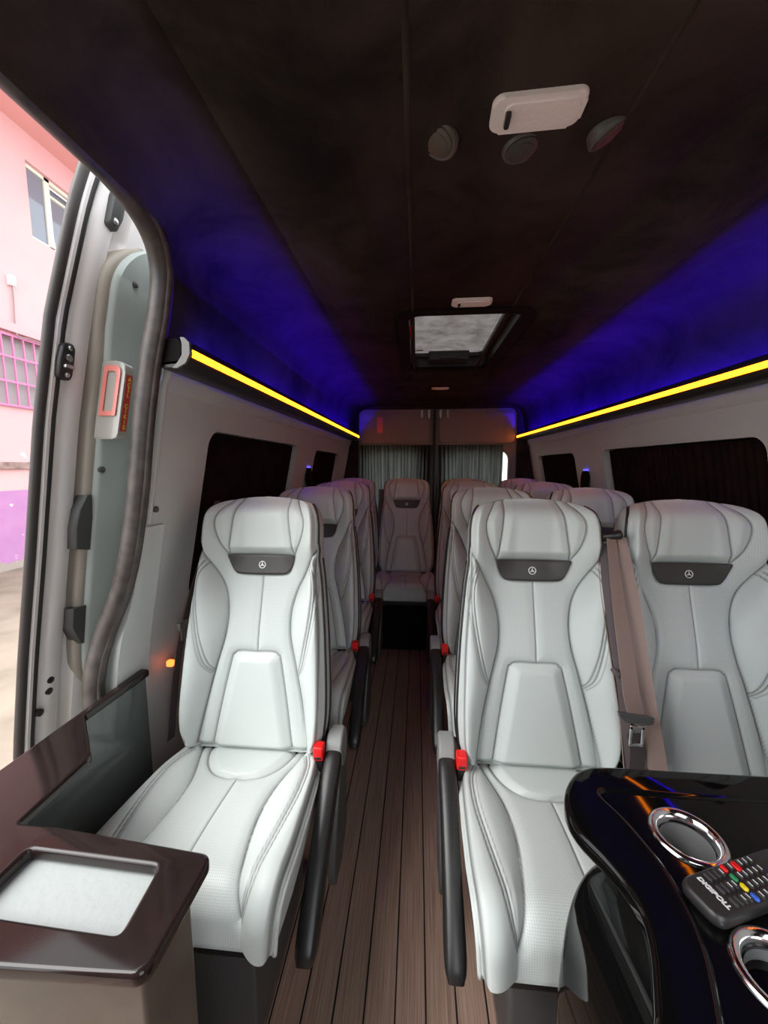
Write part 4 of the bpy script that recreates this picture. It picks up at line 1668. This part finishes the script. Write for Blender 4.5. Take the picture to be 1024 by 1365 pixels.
tray2 = []
ctr = Vector((sum(p[0] for p in tray) / len(tray), sum(p[1] for p in tray) / len(tray)))
for p in tray:
    v = Vector(p) - ctr
    tray2.append(tuple(ctr + v * 1.008))
plate('counter_tray', tray2, [circ(c1_, RC - 0.002), circ(c2_, RC - 0.002)], ZR - 0.022, ZR - 0.005, 0.001, M['gloss'], rc)
for c in (c1_, c2_):
    prof = [(RC + 0.010, -0.006), (RC + 0.009, 0.0015), (RC + 0.005, 0.005), (RC + 0.001, 0.0045), (RC - 0.003, 0.0), (RC - 0.005, -0.010), (RC - 0.006, -0.020)]
    n = 48
    V = [(c.x + r * cos(2 * pi * k / n), c.y + r * sin(2 * pi * k / n), ZR - 0.004 + z) for r, z in prof for k in range(n)]
    Fc = [[i * n + k, i * n + (k + 1) % n, (i + 1) * n + (k + 1) % n, (i + 1) * n + k] for i in range(len(prof) - 1) for k in range(n)]
    cup = mk('cup_holder', V, Fc, M['chrome'], rc)
    prof = [(RC - 0.0065, -0.012), (RC - 0.0075, -0.030), (RC - 0.009, -0.055), (RC - 0.014, -0.060), (0.001, -0.060)]
    V = [(c.x + r * cos(2 * pi * k / n), c.y + r * sin(2 * pi * k / n), ZR - 0.004 + z) for r, z in prof for k in range(n)]
    Fc = [[i * n + k, i * n + (k + 1) % n, (i + 1) * n + (k + 1) % n, (i + 1) * n + k] for i in range(len(prof) - 1) for k in range(n)]
    mk('cup_well', V, Fc, M['cup'], cup)
# swelling lacquered body
fp = [(0.243, 0.570), (0.246, 0.520), (0.250, 0.45), (0.252, 0.36), (0.250, 0.26), (0.245, 0.18), (1.10, 0.18), (1.10, 0.585), (0.36, 0.588), (0.262, 0.585)]
fp = rounded_poly(fp, [0.012, 0.03, 0.03, 0.03, 0.03, 0.01, 0, 0, 0, 0.012], 4)
lev = [(0.0, 0.0), (0.40, 0.0)] + [(0.40 + 0.36 * sin(a), 0.075 * (1 - cos(a)) ** 1.6) for a in np.linspace(0.05, pi / 2, 26)]
V, Fc = [], []
n = len(fp)
for z, ins in lev:
    for x, y in fp:
        f_ = max(0.0, min(1.0, (0.60 - x) / 0.35))
        V.append((x + ins * f_, y - ins * 0.6 * max(0.0, min(1.0, (y - 0.30) / 0.27)), z))
for i in range(len(lev) - 1):
    for k in range(n):
        Fc.append((i * n + k, i * n + (k + 1) % n, (i + 1) * n + (k + 1) % n, (i + 1) * n + k))
Fc.append(tuple(range(n)))
Fc.append(tuple((len(lev) - 1) * n + k for k in range(n)))
mk('cabinet', V, Fc, M['gloss'], rc, sharp=50)

# ================================================================== REMOTE CONTROL
A_, B_ = Vector((0.352, 0.483, ZR)), Vector((0.370, 0.432, ZR))
wv = (B_ - A_)
wid = 0.054
wdir = wv.normalized()
ldir = Vector((-wdir.y, wdir.x, 0))
Lr = 0.175
o0 = (A_ + B_) / 2 + ldir * (Lr / 2)
ang = math.atan2(wdir.y, wdir.x)
rm = tag(empty('remote_control', (o0.x, o0.y, ZR - 0.004), ang), 'black remote control with coloured keys lying beside the cup holder', 'remote control')
V, Fc = [], []
pl = rounded_poly([(-wid / 2, -Lr / 2), (wid / 2, -Lr / 2), (wid / 2, Lr / 2), (-wid / 2, Lr / 2)], 0.016, 6)
n = len(pl)
lv = [(0.86, 0.0), (0.97, 0.004), (1.0, 0.009), (0.985, 0.014), (0.94, 0.0175), (0.86, 0.0195)]
for s_, z in lv:
    for x, y in pl:
        ins = (1 - s_) * wid / 2
        V.append((x - math.copysign(ins, x), y - math.copysign(ins, y), z))
for i in range(len(lv) - 1):
    for k in range(n):
        Fc.append((i * n + k, i * n + (k + 1) % n, (i + 1) * n + (k + 1) % n, (i + 1) * n + k))
Fc.append(tuple(range(n)))
Fc.append(tuple((len(lv) - 1) * n + k for k in range(n)))
mk('body', V, Fc, M['remote'], rm, local=True, sharp=50)
text_obj('lettering', 'DIGIPOLL', 0.0085, M['white'], Matrix.Translation((0.0, -Lr / 2 + 0.026, 0.0197)), rm, local=True, sx=1.06, shear=0.12, bold=0.0003)


def key(name, x, y, w, d, mat, r=0.45, h=0.0225):
    bm = bmesh.new()
    prism_bm(bm, rrect(x - w / 2, x + w / 2, y - d / 2, y + d / 2, min(w, d) * r, 4), 0.0185, h, 'z', 0.0008, 1)
    return mkbm(name, bm, mat, rm, local=True)


y0 = -Lr / 2 + 0.038
for r in range(4):
    for c in range(3):
        k = key('key', -0.0155 + c * 0.0155, y0 + r * 0.0078, 0.0115, 0.0052, M['key'])
        if r == 3 or (r == 2 and c > 0):
            bm = bmesh.new()
            bm_box(bm, -0.0155 + c * 0.0155 - 0.003, -0.0155 + c * 0.0155 + 0.003, y0 + r * 0.0078 - 0.0006, y0 + r * 0.0078 + 0.0006, 0.0224, 0.0228, 0)
            mkbm('key_print', bm, M['white'], k, local=True)
y1 = y0 + 4 * 0.0078 + 0.001
for c, m_ in enumerate((M['red'], M['green'], M['ykey'], M['bkey'])):
    key('colour_key', -0.0180 + c * 0.0120, y1, 0.0098, 0.0058, m_, 0.5)
for r in range(5):
    for c in range(4):
        if r == 1 and c == 0:
            key('power_key', -0.016, y1 + 0.0105 + 0.009, 0.013, 0.008, M['red'], 0.45)
            continue
        k = key('key', -0.0180 + c * 0.0120, y1 + 0.0105 + r * 0.0092, 0.009, 0.005, M['key'])
        bm = bmesh.new()
        bm_box(bm, -0.0180 + c * 0.0120 - 0.003, -0.0180 + c * 0.0120 + 0.003, y1 + 0.0105 + r * 0.0092 - 0.0006, y1 + 0.0105 + r * 0.0092 + 0.0006, 0.0224, 0.0228, 0)
        mkbm('key_print', bm, M['white'], k, local=True)

# ================================================================== SLIDING DOOR (slid back outside the opening)
DXH = [(0.72, -0.700), (0.67, -0.715), (0.53, -0.761), (0.343, -0.827), (0.108, -0.882), (-0.221, -0.943), (-0.499, -0.997), (-0.756, -1.041), (-1.30, -1.09)]


def xd(h):
    return float(np.interp(h, [p[0] for p in DXH][::-1], [p[1] for p in DXH][::-1]))


def on_door(px, py, off=0.0):
    d = ray(px, py)
    t = 1.0
    for _ in range(60):
        h = t * d[2]
        t = 0.5 * t + 0.5 * (xd(h) + off) / d[0]
    return Vector((t * d[0], t * d[1], CZ + t * d[2]))


sd_ = tag(empty('sliding_door', (-0.95, 1.3, CZ - 1.30)), 'silver sliding van door standing open outside the left opening, grey inner card', 'van door')
hs = [p for p in np.linspace(0.70, -1.28, 48)]
secd = [(-0.016, 0.860), (-0.004, 0.858), (0.004, 0.864), (0.004, 0.872), (-0.012, 0.878), (-0.012, 0.884), (0.0, 0.892), (0.010, 0.905), (0.014, 0.925), (0.010, 0.943), (-0.006, 0.955), (-0.008, 0.962), (0.004, 0.972), (0.020, 0.978), (0.026, 0.992), (0.026, 1.03), (0.026, 1.95), (-0.016, 1.95)]
V, Fc = [], []
n = len(secd)
for h in hs:
    top = max(0.0, (h - 0.52) / 0.18)
    for dx, y in secd:
        yy = y
        if y < 1.2:
            yy = y + 0.02 * top ** 2
        V.append((xd(h) + dx, yy, CZ + h))
for i in range(len(hs) - 1):
    for k in range(n):
        l = (k + 1) % n
        Fc.append((i * n + k, i * n + l, (i + 1) * n + l, (i + 1) * n + k))
Fc.append(tuple(range(n)))
Fc.append(tuple((len(hs) - 1) * n + k for k in range(n)))
mk('door_shell', V, Fc, M['paint'], sd_, sharp=35)
# black edge seal
pts = [(xd(h) - 0.010, 0.855 + 0.02 * max(0.0, (h - 0.52) / 0.18) ** 2, CZ + h) for h in np.linspace(0.69, -1.27, 40)]
tube('edge_seal', pts, 0.0115, M['rubber_dark'], sd_)
pts = [(xd(h) + 0.000, 0.8785 + 0.02 * max(0.0, (h - 0.52) / 0.18) ** 2, CZ + h) for h in np.linspace(0.66, -1.27, 40)]
tube('edge_seal', pts, 0.0065, M['piping'], sd_)
# inner card with rounded top corner, laid out in (y, h) on the door skin
cpx = [(196, 333), (178, 338), (162, 352), (152, 376), (146, 420), (140, 500), (131, 590), (124, 680), (118, 760), (112, 860), (113, 895), (120, 908)]
cp = []
for px, py in cpx:
    p = on_door(px, py, 0.040)
    cp.append((p.y, p.z - CZ))
top_h = cp[0][1] + 0.004
cp = [(1.9, top_h), (1.25, top_h)] + cp + [(cp[-1][0] + 0.02, cp[-1][1] - 0.012), (1.25, cp[-1][1] - 0.03), (1.9, cp[-1][1] - 0.03)]
cpf = [tuple(p) for p in catmull(cp[2:-3], 4)]


def card_band(name, bnd, o0, o1, mat, inset=0.0):
    """panel on the door skin: left boundary curve bnd (y,h), extends to y=1.9"""
    V, Fc = [], []
    ncol = 10
    for (y, h) in bnd:
        row = [(o0 - 0.03, y - 0.001), (o0, y), (o0 + (o1 - o0) * 0.6, y + 0.004), (o1, y + 0.012)] + [(o1, y + 0.012 + (1.9 - y - 0.012) * k / 4) for k in range(1, 5)]
        for off, yy in row:
            V.append((xd(h) + off, yy, CZ + h))
    m = 8
    for i in range(len(bnd) - 1):
        for k in range(m - 1):
            Fc.append((i * m + k, i * m + k + 1, (i + 1) * m + k + 1, (i + 1) * m + k))
    Fc.append(tuple(range(m)))
    Fc.append(tuple((len(bnd) - 1) * m + k for k in range(m)))
    return mk(name, V, Fc, mat, sd_, sharp=50)


card_band('inner_card', cpf, 0.020, 0.044, M['card'])
bnd = [(y - 0.016, h) for y, h in cpf]
card_band('card_gasket', bnd, 0.020, 0.030, M['taupe'])
# clips on the card
for px, py in ((180, 379), (136, 626), (127, 886)):
    c = on_door(px, py, 0.044)
    V, Fc = tube_data([c + Vector((-0.006, 0, 0)), c + Vector((0.003, 0, 0)), c + Vector((0.006, 0, 0))], [0.009, 0.009, 0.005], 14)
    mk('clip', V, Fc, M['dgrey'], sd_, sharp=40)
# drain holes low on the frame
for px, py in ((68, 906), (66, 921), (54, 950)):
    c = on_door(px, py, 0.012)
    V, Fc = tube_data([c + Vector((-0.008, 0, 0)), c + Vector((0.001, 0, 0)), c + Vector((0.003, 0, 0))], [0.010, 0.010, 0.007], 14)
    mk('drain_plug', V, Fc, M['black'], sd_, sharp=40)
# bolt-on latch plate and roller bracket
lp = on_door(90, 482, 0.016)


def on_skin(y0, h0, dx, dy, dh):
    h = h0 + dh
    return Vector((xd(h) + dx, y0 + dy, CZ + h))


V, Fc = [], []
ply = rounded_poly([(-0.017, -0.042), (0.017, -0.042), (0.019, 0.0), (0.017, 0.042), (-0.015, 0.042), (-0.020, 0.0)], 0.012, 4)
n = len(ply)
for off in (0.004, 0.014, 0.017):
    sc = 1.0 if off < 0.016 else 0.9
    V += [on_skin(lp.y, lp.z - CZ, off, a * sc, b * sc) for a, b in ply]
for i in range(2):
    Fc += [(i * n + k, i * n + (k + 1) % n, (i + 1) * n + (k + 1) % n, (i + 1) * n + k) for k in range(n)]
Fc.append(tuple(2 * n + k for k in range(n)))
lt = mk('latch_plate', V, Fc, M['black'], sd_, sharp=40)
for dh, r in ((0.030, 0.006), (-0.031, 0.006), (0.008, 0.009)):
    c = on_skin(lp.y, lp.z - CZ, 0.017, 0.0, dh)
    V, Fc = tube_data([c, c + Vector((0.004, 0, 0)), c + Vector((0.006, 0, 0))], [r, r, r * 0.7], 8)
    mk('bolt', V, Fc, M['steel'], lt, sharp=30)
c = on_skin(lp.y, lp.z - CZ, 0.020, 0.0, -0.012)
bm = bmesh.new()
bm_box(bm, c.x - 0.004, c.x + 0.006, c.y - 0.012, c.y + 0.012, c.z - 0.004, c.z + 0.004, 0.002)
mkbm('striker', bm, M['steel'], lt)
bp = on_door(155, 276, 0.02)
V, Fc = [], []
ply = rounded_poly([(-0.016, -0.045), (0.012, -0.05), (0.022, -0.02), (0.020, 0.02), (0.030, 0.045), (-0.004, 0.050), (-0.016, 0.02)], 0.008, 3)
n = len(ply)
for off in (0.0, 0.022, 0.026):
    sc = 1.0 if off < 0.024 else 0.88
    V += [on_skin(bp.y, bp.z - CZ, off, a * sc, b * sc) for a, b in ply]
for i in range(2):
    Fc += [(i * n + k, i * n + (k + 1) % n, (i + 1) * n + (k + 1) % n, (i + 1) * n + k) for k in range(n)]
Fc.append(tuple(2 * n + k for k in range(n)))
br = mk('roller_bracket', V, Fc, M['dgrey'], sd_, sharp=40)
for dh, dy in ((0.030, 0.006), (-0.032, -0.002)):
    c = on_skin(bp.y, bp.z - CZ, 0.026, dy, dh)
    V, Fc = tube_data([c, c + Vector((0.004, 0, 0)), c + Vector((0.006, 0, 0))], [0.007, 0.007, 0.004], 8)
    mk('bolt', V, Fc, M['steel'], br, sharp=30)
# two black grips between frame and card
for pts_px in ([(113, 660), (103, 680), (98, 705), (98, 732), (116, 733)], [(114, 806), (94, 812), (93, 838), (104, 858), (111, 858)]):
    pw = [on_door(px, py, 0.03) for px, py in pts_px]
    ply = [(p.y, p.z - CZ) for p in pw]
    ply += [(ply[-1][0] + 0.012, ply[-1][1]), (ply[0][0] + 0.012, ply[0][1])]
    n = len(ply)
    V, Fc = [], []
    for off, sc in ((0.005, 0), (0.030, 0), (0.036, 0.004)):
        V += [(xd(h) + off, y + sc, CZ + h) for y, h in ply]
    for i in range(2):
        Fc += [(i * n + k, i * n + (k + 1) % n, (i + 1) * n + (k + 1) % n, (i + 1) * n + k) for k in range(n)]
    Fc.append(tuple(2 * n + k for k in range(n)))
    mk('grip', V, Fc, M['dgrey'], sd_, sharp=40)

# emergency-exit lamp on the door card
l0 = on_door(139, 480, 0.050)
l1 = on_door(129, 583, 0.050)
yl = 0.5 * (l0.y + l1.y) + 0.004
hT, hB = l0.z - CZ, l1.z - CZ - 0.004
ex = tag(empty('exit_lamp', (xd(hB) + 0.06, yl, CZ + hB)), 'emergency exit lamp with salmon lens and red lettered strip on the sliding door', 'exit lamp')


def lampbox(name, d0, d1, y0, y1, h0, h1, mat, bev=0.004, rtop=0.0, parent=ex):
    """box that follows the lean of the door skin"""
    bm = bmesh.new()
    ply = rounded_poly([(d0, h0), (d1, h0), (d1, h1), (d0, h1)], [0.003, 0.012 if rtop else 0.003, rtop or 0.003, 0.003], 5)
    prism_bm(bm, ply, y0, y1, 'y', bev, 2)
    for v in bm.verts:
        h = v.co.z
        v.co = Vector((xd(h) + v.co.x, v.co.y, CZ + h))
    return mkbm(name, bm, mat, parent)


lampbox('housing', 0.040, 0.106, yl, yl + 0.032, hB, hT, M['lens_clear'], 0.004, 0.03)
H = hT - hB
fr_h0 = hB + 0.30 * H
o2 = rounded_poly([(0.050, fr_h0), (0.096, fr_h0), (0.096, hT - 0.012), (0.050, hT - 0.012)], [0.003, 0.003, 0.022, 0.004], 5)
i2 = rounded_poly([(0.060, fr_h0 + 0.012), (0.086, fr_h0 + 0.012), (0.086, hT - 0.026), (0.060, hT - 0.026)], [0.002, 0.002, 0.012, 0.003], 5)
pts, fcs, ids = holed(o2, [i2])
n = len(pts)
V = [(xd(h) + x, yl - o_y, CZ + h) for o_y in (0.001, 0.004) for x, h in pts]
Fc = fcs + [[k + n for k in f] for f in fcs]
for lp_ in ids:
    m = len(lp_)
    Fc += [[lp_[k], lp_[(k + 1) % m], lp_[(k + 1) % m] + n, lp_[k] + n] for k in range(m)]
mk('lens_border', V, Fc, M['lens_red'], ex, smooth=False)
bm = bmesh.new()
hs0, hs1 = hB + 0.02, hT - 0.034
yy0, yy1 = yl + 0.006, yl + 0.026
vs = []
for off in (0.1055, 0.1075):
    for y, h in ((yy0, hs0), (yy1, hs0), (yy1, hs1), (yy0, hs1)):
        vs.append((xd(h) + off, y, CZ + h))
st = mk('lettered_strip', vs, [(0, 1, 2, 3), (4, 5, 6, 7), (0, 1, 5, 4), (1, 2, 6, 5), (2, 3, 7, 6), (3, 0, 4, 7)], M['sign_red'], ex, smooth=False)
word = 'ACİL ÇIKIŞ'
slope = (xd(hs1) - xd(hs0)) / (hs1 - hs0)
zax = Vector((slope, 0, 1)).normalized()
yax = Vector((0, 1, 0))
nax = yax.cross(zax)
V, Fc = [], []
step = (hs1 - hs0) / (len(word) + 0.3)
Mx = Matrix.Identity(4)
for i in range(3):
    Mx[i][0], Mx[i][1], Mx[i][2] = yax[i], zax[i], nax[i]
hm = (hs0 + hs1) / 2
org = Vector((xd(hm) + 0.1083, (yy0 + yy1) / 2, CZ + hm))
Mx = Matrix.Translation(org) @ Mx
text_obj('lettering', '\n'.join(word), step * 1.05, M['sign_yellow'], Mx, st, line=0.95, bold=0.0004)

# ================================================================== OUTSIDE
GZ = CZ - 1.92
XB_ = -7.5
gr = box('ground', -30, 12, -25, 30, GZ - 0.2, GZ, M['concrete'], bev=0)
struct(gr)


def bpx(px, py, x=XB_):
    p = W(px, py, x=x)
    return p.y, p.z


# facade with two openings
wy0, wy1, wz0, wz1 = 7.45, 8.75, CZ + 4.42, CZ + 5.80
gy0, gy1, gz0, gz1 = 5.0, 8.4, CZ + 1.09, CZ + 2.40
pts, fcs, ids = holed([(2.0, GZ), (12.0, GZ), (12.0, CZ + 6.32), (2.0, CZ + 6.32)], [[(wy0, wz0), (wy1, wz0), (wy1, wz1), (wy0, wz1)], [(gy0, gz0), (gy1, gz0), (gy1, gz1), (gy0, gz1)]])
V = [(XB_ - o, y, z) for o in (0, 0.25) for y, z in pts]
n = len(pts)
Fc = fcs + [[k + n for k in f] for f in fcs]
for lp_ in ids:
    m = len(lp_)
    Fc += [[lp_[k], lp_[(k + 1) % m], lp_[(k + 1) % m] + n, lp_[k] + n] for k in range(m)]
bd = tag(empty('building', (XB_, 7.0, GZ)), 'pink rendered building with purple base seen through the open sliding door', 'building')
mk('facade', V, Fc, M['pink'], bd, smooth=False)
box('overhang', XB_ - 0.25, XB_ + 1.5, 2.0, 12.0, CZ + 6.32, CZ + 6.55, M['soffit'], bd, bev=0)
# upper window: frame, fixed pane, tilted sash
fr = None
bm = bmesh.new()
xw = XB_ - 0.10
fw = 0.07
ym = 7.94
for a, b, c, d in ((wy0, wy1, wz0, wz0 + fw), (wy0, wy1, wz1 - fw, wz1), (wy0, wy0 + fw * 0.6, wz0, wz1), (wy1 - fw, wy1, wz0, wz1), (ym - 0.06, ym + 0.06, wz0, wz1)):
    bm_box(bm, xw - 0.03, xw + 0.03, a, b, c, d, 0.006, 1)
fr = mkbm('window_frame', bm, M['pvc'], bd)
box('pane', xw - 0.015, xw - 0.005, wy0 + 0.03, ym, wz0 + 0.03, wz1 - 0.03, M['pane'], fr, bev=0)
box('pane', xw - 0.16, xw - 0.15, ym, wy1 - 0.02, wz0 + 0.03, wz1 - 0.03, M['pane'], fr, bev=0)
bm = bmesh.new()
s0, s1, t0, t1 = ym + 0.05, wy1 - 0.12, wz0 + 0.06, wz1 - 0.16
for a, b, c, d in ((s0, s1, t0, t0 + 0.06), (s0, s1, t1 - 0.06, t1), (s0, s0 + 0.05, t0, t1), (s1 - 0.06, s1, t0, t1)):
    bm_box(bm, xw - 0.025, xw + 0.025, a, b, c, d, 0.006, 1, Matrix.Translation((xw, 0, t0)) @ Matrix.Rotation(radians(-7), 4, 'Y') @ Matrix.Translation((-xw, 0, -t0)))
mkbm('tilted_sash', bm, M['pvc'], bd)
# grille window
bm = bmesh.new()
ny_ = 17
for k in range(ny_ + 1):
    y = gy0 + (gy1 - gy0) * k / ny_
    bm_box(bm, XB_ + 0.02, XB_ + 0.05, y - 0.012, y + 0.012, gz0, gz1, 0)
for z in (gz0 + 0.02, gz0 + 0.45, gz0 + 0.90, gz1 - 0.02):
    bm_box(bm, XB_ + 0.015, XB_ + 0.055, gy0, gy1, z - 0.02, z + 0.02, 0)
mkbm('window_grille', bm, M['pinkbar'], bd)
box('pane', XB_ - 0.12, XB_ - 0.10, gy0, gy1, gz0, gz1, M['pane_dim'], bd, bev=0)
box('lintel_band', XB_ - 0.02, XB_ + 0.10, 2.2, 11.9, CZ + 2.44, CZ + 2.60, M['pinkband'], bd, bev=0.01)
box('string_course', XB_ - 0.02, XB_ + 0.06, 2.2, 11.9, CZ - 0.06, CZ + 0.07, M['pipe'], bd, bev=0.01)
cb = [W(15, 372, x=XB_ + 0.05), W(18, 400, x=XB_ + 0.04), W(20, 432, x=XB_ + 0.05), W(24, 448, x=XB_ + 0.11), W(40, 452, x=XB_ + 0.11), W(64, 462, x=XB_ + 0.11)]
tube('cable', catmull(cb, 5), 0.012, M['wire'], bd)
c = W(15, 374, x=XB_ + 0.05)
box('cable_head', XB_ + 0.0, XB_ + 0.10, c.y - 0.05, c.y + 0.05, c.z - 0.09, c.z + 0.09, M['white'], bd, bev=0.02)

# ================================================================== LIGHT
wd = bpy.data.worlds.new('sky')
SC.world = wd
wd.use_nodes = True
nt = wd.node_tree
bg = nt.nodes['Background']
# overcast sky with a brighter hazy part ahead of the van
tc = nt.nodes.new('ShaderNodeTexCoord')
dt = nt.nodes.new('ShaderNodeVectorMath')
dt.operation = 'DOT_PRODUCT'
dt.inputs[1].default_value = Vector((-0.05, -0.80, 0.60)).normalized()
nt.links.new(tc.outputs['Generated'], dt.inputs[0])
mr = nt.nodes.new('ShaderNodeMapRange')
mr.interpolation_type = 'SMOOTHSTEP'
mr.inputs['From Min'].default_value = 0.1
mr.inputs['From Max'].default_value = 1.0
mr.inputs['To Min'].default_value = 2.6
mr.inputs['To Max'].default_value = 4.0
nt.links.new(dt.outputs['Value'], mr.inputs['Value'])
nt.links.new(mr.outputs['Result'], bg.inputs['Strength'])
bg.inputs['Color'].default_value = (0.93, 0.97, 1.0, 1)
sun = bpy.data.lights.new('hazy_sun', 'SUN')
sun.energy = 4.7
sun.angle = radians(50)
sun.color = (1.0, 0.98, 0.95)
so = bpy.data.objects.new('hazy_sun', sun)
COL.objects.link(so)
dirv = Vector((0.52, 0.36, -0.78))           # hazy daylight from the open door side and the cab
so.rotation_euler = dirv.to_track_quat('-Z', 'Y').to_euler()

SC.view_settings.view_transform = 'Standard'
SC.view_settings.look = 'None'
SC.view_settings.gamma = 1.0
SC.view_settings.exposure = 0.0
SC.view_settings.use_curve_mapping = False
SC.cycles.use_denoising = True
SC.cycles.max_bounces = 10
SC.cycles.diffuse_bounces = 6
SC.cycles.sample_clamp_indirect = 8.0
